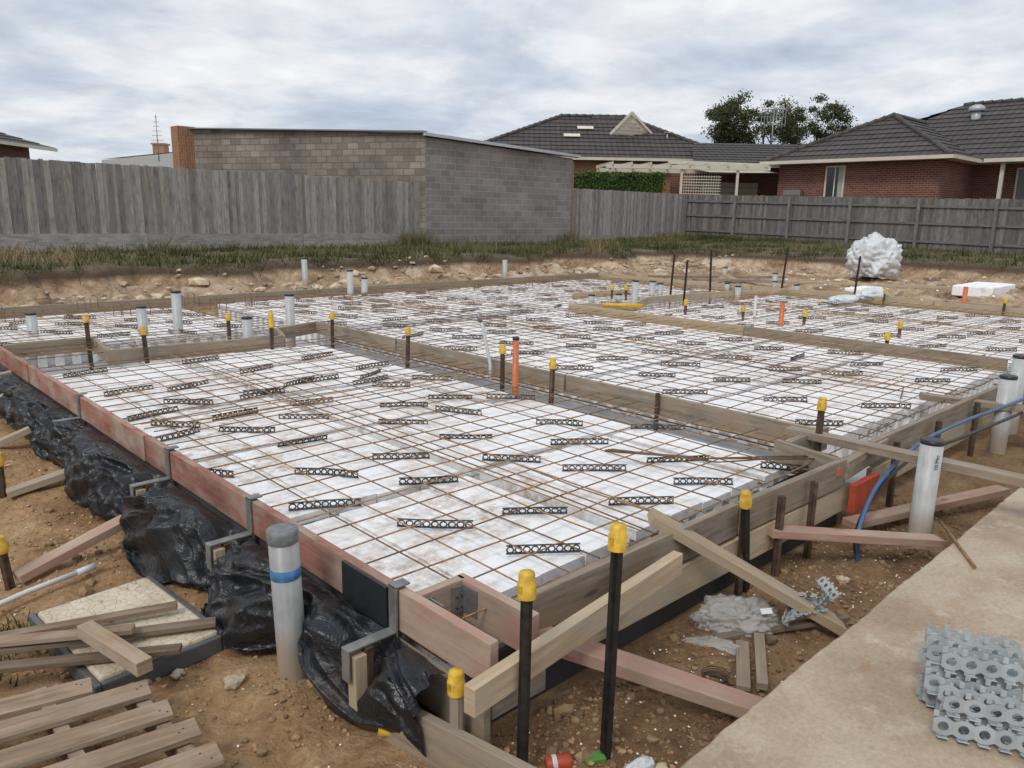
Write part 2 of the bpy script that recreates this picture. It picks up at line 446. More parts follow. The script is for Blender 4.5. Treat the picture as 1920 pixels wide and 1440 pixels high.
for i in range(9000):
    q=R()
    if q<.5: x,y=U(-.2,1.35),U(1.3,6)
    elif q<.85: x,y=U(1.3,5.0),U(1.02,1.6)
    else: x,y=U(.9,2.2),U(1.0,1.6)
    if fbm(x*2,y*2,40)<-.1 and R()<.6: continue
    r=abs(random.gauss(0,.005))+.002
    if R()<.03: r*=2.6
    blob(mb,(x,y,gz(x,y)+r*.3),r,0,U(.55,1.2)*(.7 if (x>1.9 and y<1.6) else 1))
mb.done("gravel",M_stone)
mb=MB()
for (x,y,r) in [(.98,2.42,.04),(.86,2.6,.03),(1.75,1.15,.03),(1.95,1.08,.03),(1.5,1.12,.03),(3.4,1.3,.03),(.6,4.4,.03)]:
    for k in range(3): blob(mb,(x+U(-.02,.02),y+U(-.02,.02),gz(x,y)+r*.4),r*U(.5,1),0,U(.85,1.1))
for i in range(1300):
    if R()<.65: x=U(-3,20); y=13.2+U(-1.3,.4)-fbm(x*.5,13*.5,3)*.9
    else: y=U(-2,13); x=20+U(-2.4,.6)
    r=abs(random.gauss(0,.045))+.015
    if R()<.06: r*=2.2
    blob(mb,(x,y,gz(x,y)+r*.1),r,0,U(.5,1.15),.55)
mb.done("limestone_rubble",M_lime)
mb=MB()
for i in range(560):
    q=R()
    if q<.5: x,y=U(1.5,4.5),U(1.05,1.6)
    elif q<.75: x,y=U(.3,1.3),U(1.6,6)
    else: x,y=U(13.5,18),U(3,11)
    r=U(.002,.006)*(1 if q<.75 else 5)
    blob(mb,(x,y,gz(x,y)+r),r,0,1)
mb.done("polystyrene_crumbs",M_eps)

mb=MB()
def tuft(x,y,n,h,sp,tn):
    for k in range(n):
        bx=x+random.gauss(0,sp); by=y+random.gauss(0,sp); z=gz(bx,by,False)-.02
        an=U(0,6.28); w=U(.006,.016)*(1 if h>.1 else .4); hh=h*U(.4,1.2); ln=hh*U(.2,.9); a2=U(0,6.28)
        o=len(mb.v)
        mb.v+= [Vector((bx-math.cos(an)*w,by-math.sin(an)*w,z)),Vector((bx+math.cos(an)*w,by+math.sin(an)*w,z)),Vector((bx+math.cos(a2)*ln,by+math.sin(a2)*ln,z+hh))]
        mb.face([o,o+1,o+2],[(0,0)]*3,0,clamp(tn+U(-.25,.25)))
def bt_(x,y):
    bn=fbm(x*.5,y*.5,3)*.9+fbm(x*1.7,y*1.7,13)*.35
    return max((y-13.2+bn)/.9,(x-20.0+bn*1.3)/1.4)
for i in range(7200):
    if R()<.62: x=U(-5,29); y=U(13.1,19.5)
    else: x=U(20.2,28.9); y=U(-4,19.5)
    if bt_(x,y)<.85: continue
    d=fbm(x*.45,y*.45,20); d2=fbm(x*.9,y*.9,33)
    if d2<-.08 and R()<.88: continue
    tn=.36+d*.8+(.32 if (x<6 and y>15) else 0)
    tuft(x,y,9,U(.08,.22)*(1+1.2*max(d,0)),.12,tn)
for i in range(420):
    if R()<.6: x=U(-5,29); y=U(18.4,19.5)
    else: x=U(28,28.9); y=U(-4,19.5)
    tuft(x,y,8,U(.18,.38),.12,.25+U(0,.6))
for i in range(40):
    x=random.choice([21.3,14.6,14.2])+U(-.3,.3); tuft(x,19.35,14,U(.4,.65),.12,.5+U(0,.3))
for i in range(1300):
    x=U(-4,20.5); y=U(12.4,14.6)
    b=bt_(x,y)
    if .65<b<1.2 and fbm(x*.6,0,50)>-.12: tuft(x,y,10,U(.12,.34),.09,.08+U(0,.6))
for i in range(600):
    y=U(-3,14); x=U(19.3,21.8); b=bt_(x,y)
    if .65<b<1.2 and fbm(y*.6,0,51)>-.15: tuft(x,y,9,U(.12,.28),.09,.15+U(0,.6))
for i in range(40): tuft(U(.22,.55),U(2.95,3.7),12,.06,.03,.38)
mb.done("grass",M_grass)

# ------------------------------------------------------------------ slab
mb=MB()
mb.abox(1.40,13.3,1.72,11.2,.02,.12)
mb.done("slab_membrane",M_membrane)
mb=MB()
def pod(x0,x1,y0,y1,zt):
    t=U(.96,1.0)
    zt+=U(-.008,.008)
    ins=.045
    mb.abox(x0+ins,x1-ins,y0+ins,y1-ins,.122,zt-.052,0,t*.95)
    nst=max(1,int(round((x1-x0)/.27)))
    w=(x1-x0)/nst
    for k in range(nst):
        mb.abox(x0+k*w+.004,x0+(k+1)*w-.004,y0+U(-.004,.004),y1+U(-.004,.004),zt-.05,zt-(.0 if k%2 else .007)+U(-.003,.003),0,t*U(.97,1.0))
    def ribs(ax,fixed,a0,a1,s):
        nn=max(1,int((a1-a0)/.135)); st=(a1-a0)/nn
        for i in range(nn):
            c=a0+(i+.5)*st
            if ax=='x': mb.abox(c-.038,c+.038,min(fixed,fixed+s*.05),max(fixed,fixed+s*.05),.122,zt-.055,0,t)
            else: mb.abox(min(fixed,fixed+s*.05),max(fixed,fixed+s*.05),c-.038,c+.038,.122,zt-.055,0,t)
    ribs('x',y0,x0,x1,1); ribs('x',y1,x0,x1,-1); ribs('y',x0,y0,y1,1); ribs('y',x1,y0,y1,-1)
def podgrid(x0,x1,y0,y1,zt,g=.075,size=1.05):
    x=x0
    while x<x1-.15:
        xe=min(x+size,x1); y=y0
        while y<y1-.15:
            ye=min(y+size,y1); pod(x,xe,y,ye,zt); y=ye+g
        x=xe+g
podgrid(1.47,4.02,1.90,7.15,.30)
podgrid(1.55,4.0,8.45,10.9,.32)
podgrid(4.72,8.0,1.92,7.4,.33)
podgrid(4.55,7.95,7.9,10.9,.33)
podgrid(8.50,13.0,1.95,6.7,.33)
podgrid(8.30,12.8,7.6,10.9,.33)
mb.done("polystyrene_void_formers",M_eps)

mb=MB()
def bars(x0,x1,y0,y1,z,sp=.185,r=.0037):
    nx_=int((x1-x0)/sp); ny_=int((y1-y0)/sp)
    for i in range(nx_+1):
        x=x0+i*sp+U(-.008,.008); n_=max(2,int((y1-y0)/.6))
        mb.tube([(x+U(-.006,.006),lerp(y0,y1,k/n_)+ (U(-.04,.02) if k in(0,n_) else 0),z+U(-.008,.008)) for k in range(n_+1)],r,5,0,U(.6,1.45))
    for j in range(ny_+1):
        y=y0+j*sp+U(-.008,.008); n_=max(2,int((x1-x0)/.6))
        mb.tube([(lerp(x0,x1,k/n_)+(U(-.02,.03) if k in(0,n_) else 0),y+U(-.006,.006),z+.009+U(-.008,.008)) for k in range(n_+1)],r,5,0,U(.6,1.45))
bars(1.45,4.38,1.76,7.2,.345)
for x in (2.50,2.60,2.72): mb.tube([(x,1.8,.36),(x+U(-.03,.03),4.4,.362),(x,7.1,.36)],.0038,5,0,1.2)
for y in (4.62,4.72,4.84): mb.tube([(1.5,y,.362),(3.0,y+U(-.02,.02),.36),(4.35,y,.362)],.0038,5,0,1.2)
bars(1.46,4.38,7.5,11.1,.37)
bars(4.5,8.15,1.75,11.1,.375)
bars(6.1,6.5,1.8,11.0,.39,.2)
bars(8.28,13.15,1.75,6.9,.375)
bars(8.28,13.0,7.3,11.1,.375)
bars(10.4,10.8,1.8,6.8,.39,.2)
for k in range(4):
    mb.tube([(3.2+k*.02,2.62+U(-.05,.05),.38),(3.5,2.1+U(-.05,.05),.385),(3.9+U(-.1,.1),1.72+U(0,.06),.39)],.0042,6,0,.6)
for (x,y0,y1) in [(4.12,1.8,7.2),(4.2,1.8,7.2),(4.3,1.8,7.2),(4.6,1.8,11),(4.7,1.8,11),(8.08,1.8,7.2),(8.4,1.8,6.9),(1.45,1.8,7.2)]:
    mb.tube([(x,y0,.19),(x,y1,.19)],.006,5,0,.8)
for i in range(22):
    x=U(1.7,12.5); y=U(9.8,11.1); w=.09
    mb.tube([(x,y,.36),(x,y,.50),(x+w*.5,y-.0,.53),(x+w,y,.50),(x+w,y,.36)],.005,5,0,.8)
mb.done("reinforcing_mesh",M_rust)

mb=MB()
def chair(x,y,z,ang,ln=.36,t=1.0,tip=0):
    c,s=math.cos(ang),math.sin(ang); nr=max(4,int(ln/.034)); st=ln/nr; h=.03
    def P(a,b): return (x+c*a-s*b*tip, y+s*a+c*b*tip, z+b*(1-abs(tip)*.5))
    bow=U(-.018,.018)
    def Q(a,b):
        o=bow*(1-(2*a/ln)**2); p=P(a,b); return (p[0]-s*o,p[1]+c*o,p[2])
    mb.tube([Q(-ln/2,h+.004),Q(0,h+.004),Q(ln/2,h+.004)],.0038,4,0,t)
    mb.tube([Q(-ln/2,0),Q(0,0),Q(ln/2,0)],.0050,4,0,t)
    for i in range(nr):
        a0=-ln/2+(i+.5)*st
        mb.tube([Q(a0+math.cos(k*.785)*st*.42,h*.5+math.sin(k*.785)*h*.46) for k in range(8)],.0042,4,0,t,closed=True)
D1=-math.radians(43.8)
for (x0,x1,y0,y1,z,sp) in [(1.6,4.0,1.95,5.6,.303,.58),(4.9,7.9,2.1,10.9,.333,.70),(8.6,12.9,2.1,6.6,.333,.8),(8.4,12.7,7.6,10.8,.333,.9),(1.7,3.9,8.6,10.8,.323,.7)]:
    j=0; y=y0
    while y<y1:
        x=x0+(sp*.5 if j%2 else 0)
        while x<x1:
            if (x-1.6)+(y-1.95)>.12:
                a=D1+random.gauss(0,.12)
                if R()<.1: a+=U(.5,1.2)
                chair(x+U(-.13,.13),y+U(-.13,.13),z+.004,a,U(.30,.38),U(.6,1.5),U(-.4,.4))
            x+=sp
        y+=sp*.85; j+=1
for (x,y) in [(1.75,6.9),(1.8,6.0),(2.2,5.9),(2.9,6.2),(3.1,5.5),(3.4,5.2),(2.7,6.9),(3.6,6.4),(1.7,5.2),(2.5,5.3),(1.6,4.6),(3.75,5.7)]:
    chair(x,y,.308,U(-.1,.35),.36,1.0,.3)
mb.done("plastic_bar_chairs",M_chair)

# ------------------------------------------------------------------ formwork
def board(name,p0,p1,w,h,mat,t=None,bev=.003,roll=0):
    mb=MB(); mb.plank(p0,p1,w,h,0,U(.85,1.15) if t is None else t,roll)
    return mb.done(name,mat,bevel=bev)
FW="formwork_board"
for a,b in [(1.50,1.98),(2.0,4.35),(4.37,7.0),(7.02,9.6),(9.62,11.3)]:
    xo=U(-.008,.008)
    board(FW,(1.38+xo,a,.345+U(-.003,.003)),(1.38+xo*.5,b,.345+U(-.003,.003)),.035,.15,M_redp if a<1.9 else M_red)
board("plastic_liner",(1.40,2.0,.19),(1.40,11.2,.19),.02,.16,M_liner,1)
board("plastic_liner",(1.42,1.668,.13),(4.1,1.652,.13),.02,.27,M_liner,.5)
mb=MB(); mb.abox(1.345,1.358,2.0,2.28,.262,.418,0,1); mb.done("black_form_ply",M_blk,bevel=.002)
board(FW,(1.38,1.90,.34),(1.60,1.90,.34),.035,.15,M_redp)
board(FW,(1.60,1.92,.34),(1.60,1.54,.34),.035,.15,M_redp)
board(FW,(1.36,1.50,.16),(1.36,2.0,.16),.03,.16,M_old)
board(FW,(1.42,1.56,.19),(1.66,1.56,.19),.03,.14,M_form)
mb=MB()
for (x,y) in [(1.565,1.86),(1.42,1.86)]:
    mb.abox(x-.03,x+.03,y+.012,y+.018,.30,.40); mb.abox(x+.012,x+.018,y-.06,y+.012,.30,.40)
    for q in range(4): mb.lathe((x-.015+.02*(q%2),y+.010,.32+.04*(q//2)),[(0.001,0),(.004,0),(.004,.003)],6,0,.3,axis=(0,-1,0))
mb.done("angle_bracket",M_galv)
board(FW,(1.62,1.645,.345),(2.95,1.63,.345),.035,.15,M_form)
board(FW,(2.97,1.63,.342),(3.98,1.59,.345),.035,.15,M_form,.95)
board(FW,(1.9,1.635,.185),(4.1,1.60,.185),.03,.14,M_pine)
board(FW,(4.42,1.63,.345),(7.0,1.60,.345),.035,.15,M_form)
board(FW,(7.02,1.60,.345),(10.0,1.60,.345),.035,.15,M_form)
board(FW,(10.02,1.60,.345),(13.3,1.60,.345),.035,.15,M_form)
board(FW,(4.42,1.62,.185),(8.4,1.60,.185),.03,.14,M_pine)
board(FW,(3.93,1.60,.35),(4.02,2.0,.35),.035,.15,M_form)
board(FW,(4.02,1.93,.36),(4.50,1.93,.36),.04,.14,M_form,1.05)
board(FW,(3.96,1.58,.36),(4.6,1.62,.36),.045,.10,M_form,1.05)
board("timber_brace",(4.26,2.05,.425),(4.28,.72,.425),.09,.045,M_form,1.1)
board("timber_brace",(6.0,1.9,.40),(6.6,1.0,.32),.09,.045,M_old)
mb=MB(); mb.abox(4.0,4.32,1.52,1.555,.12,.28); mb.done("red_form_ply",M_redb,bevel=.003)
mb=MB(); mb.abox(3.86,3.90,1.568,1.576,.35,.39); mb.done("orange_paint_mark",M_org)
for a,b in [(1.93,4.0),(4.02,6.3),(6.32,7.92)]:
    board(FW,(4.44,a,.35),(4.445,b,.35),.035,.14,M_form,1.15)
board(FW,(8.22,1.9,.36),(8.21,4.6,.36),.04,.12,M_form,1.15); board(FW,(8.22,4.62,.36),(8.21,7.4,.36),.04,.12,M_pine,1.0)
for p,q in [((1.42,8.20),(2.2,8.18)),((2.18,8.2),(2.07,7.38)),((2.05,7.36),(3.66,7.2)),((3.66,7.18),(3.84,7.68)),((3.82,7.70),(4.43,7.92))]:
    board(FW,(p[0],p[1],.35),(q[0],q[1],.35),.04,.13,M_form,1.2)
for p,q in [((8.21,7.4),(9.0,6.85)),((9.0,6.85),(9.9,7.3)),((9.9,7.3),(11.6,7.2)),((11.6,7.2),(12.8,6.75)),((12.8,6.75),(13.3,6.7)),((9.4,8.4),(10.8,8.35))]:
    board(FW,(p[0],p[1],.37),(q[0],q[1],.37),.04,.11,M_pine,.95)
for a,b in [(1.35,4.4),(4.42,8.0),(8.02,12.0),(12.02,13.4)]:
    board(FW,(a,11.22,.35),(b,11.20,.35),.04,.15,M_old,.95)
for a,b in [(1.6,4.2),(4.22,7.4),(7.42,11.2)]:
    board(FW,(13.34,a,.36),(13.36,b,.36),.04,.12,M_pine,.95)
board("loose_timber",(15.4,7.8,.38),(17.6,4.1,.38),.09,.05,M_pine,1)
board("loose_timber",(14.0,10.3,.38),(16.6,8.4,.38),.09,.05,M_form,1)
board("loose_timber",(14.2,9.3,.38),(16.0,7.3,.36),.09,.05,M_form,1.1)
board("loose_timber",(13.9,6.6,.36),(14.4,3.0,.34),.09,.05,M_pine,.9)
board("loose_timber",(6.0,12.1,.32),(8.4,11.9,.32),.09,.04,M_old,1)

# ------------------------------------------------------------------ stakes
CAP=[(.0245,-.012),(.0255,.028),(.022,.031),(.0215,.052),(.019,.058),(.0,.0585)]
def stake(name,x,y,zt,zb=-.1,mat=M_stk,lean=(0,0),capped=True,w=.028,cap_s=1.0):
    mb=MB()
    top=Vector((x+lean[0],y+lean[1],zt)); b=Vector((x,y,zb))
    mb.plank(b,top,w,w*.55,0,U(.8,1.3),roll=U(0,1.5))
    mb.plank(b,top,w*.5,w,0,1.0,roll=U(0,1.5))
    if capped:
        ax=(top-b)+Vector((U(-.05,.05),U(-.05,.05),0))*(top-b).length
        mb.lathe(top,[(r*cap_s,z*cap_s) for r,z in CAP],16,1,U(.85,1.08),axis=ax)
        a=top+Vector((0,0,.02))
        mb.box(Matrix.Translation(a),.053*cap_s,.012*cap_s,.02*cap_s,1,.8)
    return mb.done(name,[mat,M_yel])
S="capped_steel_stake"
stake(S,1.385,1.375,.605,-.2,M_dark,(.035,.03),w=.032,cap_s=1.1)
stake(S,1.645,1.275,.725,-.2,M_dark,(.01,.0),w=.032,cap_s=1.1)
stake(S,1.285,1.555,.285,-.1,M_old,(0,0),w=.036,cap_s=1.05)
stake(S,3.02,1.575,.45,-.1,M_dark,(-.12,-.02),w=.034,cap_s=1.05)
stake(S,4.25,1.86,.60,.05,M_stk,w=.034,cap_s=1.05)
for (x,y,h) in [(4.15,3.90,.54),(4.16,4.45,.57),(4.20,5.82,.55),(4.22,7.19,.55),(3.74,7.55,.55),(3.49,7.10,.54),(3.38,7.83,.53),(2.36,7.25,.55),(2.11,8.10,.59)]:
    stake(S,x,y,h,.0,M_stk,(U(-.02,.02),U(-.02,.02)),w=.036,cap_s=1.1)
for (x,y,h) in [(9.11,6.04,.48),(9.30,5.23,.46),(9.45,4.49,.46),(9.40,3.29,.46),(13.2,4.96,.5),(13.3,3.23,.5),(9.86,7.96,.5),(10.07,7.82,.5),(8.3,3.0,.46)]:
    stake(S,x,y,h,.0,M_stk,(U(-.03,.03),U(-.03,.03)),w=.036,cap_s=1.2)
stake(S,.79,5.09,.20,-.1,M_stk,w=.036,cap_s=1.1); stake(S,.58,3.82,.17,-.1,M_stk,(-.02,0),w=.036,cap_s=1.1); stake(S,1.30,7.97,.2,-.1,M_stk,cap_s=1.2); stake(S,1.25,6.9,.2,-.1,M_stk,cap_s=1.2)
for (x,y,h,lx) in [(11.03,7.65,1.05,.03),(10.52,7.03,1.0,.02),(11.8,7.33,1.12,-.03),(13.64,6.99,1.15,.05),(13.86,5.71,1.05,.03)]:
    stake("steel_stake",x,y,h,.0,M_dark,(lx,-lx),capped=False,w=.032)
for (x,y) in [(2.05,1.585),(3.25,1.56),(3.55,1.55),(4.6,1.55),(5.3,1.55),(6.1,1.55),(2.95,1.58)]:
    stake("steel_stake",x,y,.40,-.1,M_stk,(U(-.01,.01),0),capped=False,w=.034)
stake("steel_stake",4.40,3.1,.44,.05,M_stk,capped=False,w=.03)

board("timber_plank",(1.215,1.415,.35),(2.36,1.525,.36),.042,.088,M_pine,1.0)
board("timber_brace",(2.44,1.72,.47),(2.96,1.12,.03),.11,.04,M_pine,.8)
board("timber_brace",(3.22,1.60,.22),(4.02,1.10,.10),.085,.04,M_redp,1.0)
board("timber_brace",(1.62,1.72,.30),(2.22,1.03,.03),.10,.045,M_redp,.95)
board("timber_brace",(3.9,1.5,.1),(5.2,1.12,.08),.085,.04,M_redp,.9)
board(FW,(1.22,1.86,.07),(1.335,1.14,.09),.032,.17,M_old,1.0)
board("timber_offcut",(2.55,1.33,.03),(2.28,1.17,.03),.05,.02,M_old,.8)
board("timber_offcut",(2.62,1.30,.045),(2.34,1.13,.03),.04,.03,M_old,.9)
board("timber_offcut",(2.50,1.42,.03),(3.02,1.12,.05),.035,.02,M_old,.6)
mb=MB()
mb.quad([(1.86,1.455,.3995),(1.905,1.459,.3995),(1.905,1.496,.3995),(1.86,1.492,.3995)],0,1.0)
mb.done("orange_paint_mark",M_org)
def text(name,body,size,loc,rot,mat,ext=.0005):
    cu=bpy.data.curves.new(name,'FONT'); cu.body=body; cu.size=size; cu.extrude=ext; cu.align_x='CENTER'; cu.align_y='CENTER'
    cu.materials.append(mat); ob=bpy.data.objects.new(name,cu); ob.location=loc; ob.rotation_euler=rot; COL.objects.link(ob); return ob
board("timber_brace",(.60,3.80,.03),(1.09,3.87,.15),.085,.04,M_redp,1.0)
board("timber_brace",(.80,5.03,.03),(1.24,4.96,.13),.085,.04,M_old,1.25)
board("timber_brace",(.95,6.1,.05),(1.30,6.0,.2),.085,.04,M_pine,.9)
board("timber_brace",(.9,7.0,.06),(1.30,6.95,.25),.085,.05,M_old,1.2)
board("timber_brace",(.9,7.5,.2),(1.33,7.45,.28),.085,.05,M_old,1.1)
CLY=[1.97,3.05,4.0,5.6]
for (x,y) in [(1.19,1.97),(1.19,3.05),(1.19,4.0),(1.22,5.6)]:
    mb=MB()
    mb.abox(1.350,1.358,y-.022,y+.022,.16,.436,0,1.0)
    mb.abox(1.350,1.41,y-.022,y+.022,.430,.437,0,1.0)
    mb.abox(x-.02,1.350,y-.022,y+.022,.268,.276,0,1.1)
    mb.abox(x-.026,x-.020,y-.022,y+.022,.16,.276,0,1.1)
    mb.abox(x-.01,x+.035,y-.035,y+.012,.06,.25,1,U(.9,1.1))
    mb.abox(x+.036,x+.06,y-.035,y+.025,.0,.266,2,1.0)
    mb.done("formwork_clamp",[M_galv,M_pine,M_stk],bevel=.0015)

# black polythene
def sheet(name,y0,y1,ny,nt_,fn,mat):
    vs=[];fs=[]
    for j in range(ny+1):
        y=lerp(y0,y1,j/ny)
        for i in range(nt_+1): vs.append(fn(y,i/nt_))
    w=nt_+1
    for j in range(ny):
        for i in range(nt_): fs.append((j*w+i,j*w+i+1,(j+1)*w+i+1,(j+1)*w+i))
    me=bpy.data.meshes.new(name); me.from_pydata(vs,[],fs); me.materials.append(mat)
    me.polygons.foreach_set("use_smooth",[True]*len(fs)); me.update()
    ob=bpy.data.objects.new(name,me); COL.objects.link(ob); return ob
def rdg(x,y,z): return 1-2.2*abs(noise.noise(Vector((x,y,z))))
def film(y,t):
    e=sm((y-1.68)/.30)
    lf=noise.noise(Vector((y*1.7,0,4))); lf2=noise.noise(Vector((y*4.1,5,4)))
    bulge=.07*math.exp(-((y-2.72)/.22)**2)+.16*math.exp(-((y-3.45)/.33)**2)+.12*math.exp(-((y-4.5)/.35)**2)
    pinch=.08*math.exp(-((y-2.38)/.14)**2)
    cl_=0
    for q in CLY: cl_=max(cl_,math.exp(-((y-q)/.085)**2))
    wid=(.19+.08*lf+.05*lf2+bulge-pinch)*(.4+.6*e); wid=max(.08,wid)
    lift=.03+.14*max(0,noise.noise(Vector((y*1.9,9,2))))+bulge*.5
    lift*=1-.9*cl_
    P=[(0,.262),(.22,.235),(.55,.12),(.80,.03),(1,.0)]
    for a,b in zip(P[:-1],P[1:]):
        if t<=b[0]: q=(t-a[0])/(b[0]-a[0]); z=lerp(a[1],b[1],q); break
    z*=1-.55*cl_*min(1,t*6)
    x=1.348-wid*t**.9-.02*math.sin(math.pi*t)
    z+=lift*math.sin(math.pi*clamp(t*1.1))
    sk=y+.6*t*noise.noise(Vector((y*.9,3,3)))
    f1=rdg(sk*3.6,t*1.1,1.5); f2=rdg(sk*9.5+t*2.6,t*1.6,6.5); f3=rdg(sk*5-t*5,t*4.0,11.5); f4=rdg(sk*21,t*6,2.5)
    k=math.sin(math.pi*clamp(.12+t*.82))*(1-.6*cl_)
    d=(.060*f1+.036*f2+.032*f3+.011*f4)*k
    x-=d*.9; z+=d*.6
    g=gz(x,y,True)+.010+.02*(f3+1)*.5+.02*max(0,f2)
    if z<g: z=g
    return (x,y+.08*noise.noise(Vector((y*4,t*3,12)))*t,z)
sheet("black_plastic_sheet",1.64,7.9,1050,66,film,M_film)
def film2(x,t):
    yy=1.66+.16*t; f=abs(noise.noise(Vector((x*7,t*3,5))))
    return (x,yy+.02*f,.385-.16*t+.05*f*(t+.2)-.02*math.sin(x*5))
sheet("black_plastic_lining",1.66,4.3,220,12,film2,M_film)

# ------------------------------------------------------------------ pipes
def pipe(x,y,z0,z1,r=.055,mat=None,top="cap",lean=(0,0),band=False,name="pvc_pipe"):
    mb=MB(); H=z1-z0; ax=Vector((lean[0],lean[1],H))
    if top=="open": prof=[(r,0),(r,H),(r-.004,H),(r-.004,H-.25),(0,H-.25)]
    else: prof=[(r,0),(r,H),(0,H)]
    mb.lathe((0,0,0),prof,28,0,1.0,axis=ax)
    if top=="cap":
        mb.lathe((ax.x*.99,ax.y*.99,H-.018),[(r+.001,0),(r+.003,.003),(r+.003,.020),(r-.004,.024),(0,.024)],28,1,1.0,axis=ax)
    if band:
        mb.lathe((ax.x*.72,ax.y*.72,H*.70),[(r+.0005,0),(r+.0012,.001),(r+.0012,.038),(r+.0005,.039)],28,2,1.0,axis=ax)
        mb.lathe((ax.x*.99,ax.y*.99,H-.045),[(r+.0005,0),(r+.0025,.002),(r+.002,.02),(r+.003,.035),(r+.0015,.047),(r-.006,.050),(0,.051)],28,3,.9,axis=ax)
    ob=mb.done(name,[mat or M_pvc,M_blk,M_bluet,M_tape]); ob.location=(x,y,z0); return ob
pipe(1.17,2.34,-.02,.57,.052,mat=M_pvcd,band=True,top="none",lean=(-.012,.008))
pipe(4.17,1.24,-.02,.56,.055,lean=(.012,.0))
pipe(6.33,1.44,.0,.58,.055); pipe(7.0,1.53,.0,.64,.055); pipe(7.6,1.5,0,.72,.055)
for (x,y,z1) in [(1.88,9.21,.57),(2.81,8.73,.62),(3.13,8.58,.78),(3.46,7.56,.58),(4.14,7.95,.74),(6.71,10.81,.74),(6.89,10.69,.62),(7.02,12.83,.82),(11.24,11.99,.75),
    (9.11,7.76,.47),(9.38,7.14,.72),(9.65,7.64,.46),(10.77,7.83,.6),(10.89,7.75,.56),(14.61,7.63,.6),(12.05,6.95,.52),(13.24,7.87,.45),(15.95,9.58,.55),(14.2,7.4,.47),(13.5,6.6,.5)]:
    pipe(x,y,.25 if (y>11.3 or x>13.4) else .09,z1,.05,lean=(U(-.01,.01),U(-.01,.01)))
text_m=simple("marker_ink",(.24,.24,.25),.6)
t=text("pipe_writing","10 Mtr",.030,(4.17-.0300,1.24-.0475,.46),(0,0,0),text_m,.0003)
t.rotation_euler=(Matrix.Rotation(math.radians(-37),3,'Z')@Matrix.Rotation(math.radians(90),3,'X')@Matrix.Rotation(math.radians(90),3,'Z')).to_euler()
pipe(4.11,4.25,.09,.72,.024,M_org,"cap",lean=(.0,.0),name="orange_conduit")
pipe(9.21,4.67,.09,.62,.03,M_org,"open",name="orange_conduit"); pipe(13.7,3.89,.2,.66,.035,M_org,"open",name="orange_conduit")
mb=MB(); mb.tube([(4.33,4.78,.1),(4.34,4.80,.4),(4.30,4.85,.70),(4.28,4.87,.79)],.014,8); mb.tube([(4.285,4.865,.76),(4.27,4.88,.83)],.02,8,1); mb.done("white_conduit",[M_white,M_galv])
mb=MB(); mb.tube([(9.4,5.15,.1),(9.4,5.15,.66)],.018,8); mb.done("white_conduit",M_white)
mb=MB(); mb.tube([(.35,3.52,.03),(.60,3.60,.04),(.86,3.65,.05)],.012,10); mb.tube([(.80,3.635,.047),(.88,3.655,.05)],.016,10); mb.done("white_conduit",M_white)
def bez(pts,n=14):
    out=[]; P=[Vector(p) for p in pts]; P=[P[0]]+P+[P[-1]]
    for i in range(1,len(P)-2):
        for k in range(n):
            t=k/n; a,b,c,d=P[i-1:i+3]
            out.append(.5*((2*b)+(c-a)*t+(2*a-5*b+4*c-d)*t*t+(3*b-a-3*c+d)*t**3))
    out.append(P[-2]); return out
mb=MB()
mb.tube(bez([(9,1.4,.45),(6.8,1.36,.40),(5.2,1.40,.44),(4.55,1.44,.40),(4.0,1.42,.30),(3.72,1.38,.12),(3.70,1.34,-.05)]),.011,10)
mb.tube(bez([(9,1.33,.40),(6.8,1.32,.33),(5.3,1.36,.36),(4.6,1.44,.34),(4.06,1.44,.25),(3.80,1.42,.10),(3.78,1.38,-.05)]),.010,10,1)
mb.done("blue_conduit",[M_bluep,M_blk])
mb=MB(); mb.tube(bez([(2.00,.40,.203),(2.1,.33,.215),(2.22,.33,.21),(2.32,.27,.205),(2.5,.22,.205)]),.0025,6); mb.done("blue_cord",M_bluet)

# ------------------------------------------------------------------ foreground left
E=empty("pit_lid",(.81,3.0,.025),math.radians(4))
mb=MB(); mb.abox(-.215,.215,-.325,.325,.02,.052); o=mb.done("lid",M_lid,E,bevel=.012)
mb=MB()
for a in [(-.24,-.217,-.35,.35),(.217,.24,-.35,.35)]: mb.abox(a[0],a[1],a[2],a[3],-.03,.040)
for a in [(-.216,.216,-.35,-.327),(-.216,.216,.327,.35)]: mb.abox(a[0],a[1],a[2],a[3],-.03,.040)
mb.done("frame",M_liner,E,bevel=.006)
mb=MB(); 
for k in range(2): mb.abox(-.05+k*.09,-.02+k*.09,.03,.05,.0525,.0545)
mb.done("lifting_slots",M_blk,E)
E=empty("timber_pallet",(0,0,0))
rows=[((.08,2.66,.13),(.56,2.56,.12)),((.08,2.50,.135),(.70,2.40,.13)),((.08,2.35,.135),(.715,2.245,.13)),((.08,2.20,.135),(.72,2.10,.13)),((.08,2.05,.135),(.73,1.95,.13)),((.08,1.90,.135),(.74,1.80,.13))]
for i,(p,q) in enumerate(rows):
    mb=MB(); mb.plank(p,(q[0]+U(-.02,.02),q[1]+U(-.01,.01),q[2]),.092,.018,0,U(.9,1.25)); 
    for e_ in (.035,.06):
        pp=Vector(q).lerp(Vector(p),e_); mb.lathe((pp.x,pp.y+U(-.02,.02),pp.z+.0085),[(.004,0),(.004,.0015),(0,.002)],8,1,1)
    mb.done("slat_%d"%(i+1),[M_pal,M_stk],E,bevel=.002)
for i,(p,q) in enumerate([((.22,2.70,.085),(.2,1.75,.085)),((.66,2.50,.08),(.70,1.7,.08)),((.44,2.66,.085),(.44,1.75,.085))]):
    mb=MB(); mb.plank(p,q,.04,.07,0,U(.9,1.1)); mb.done("bearer_%d"%(i+1),M_pal,E,bevel=.002)
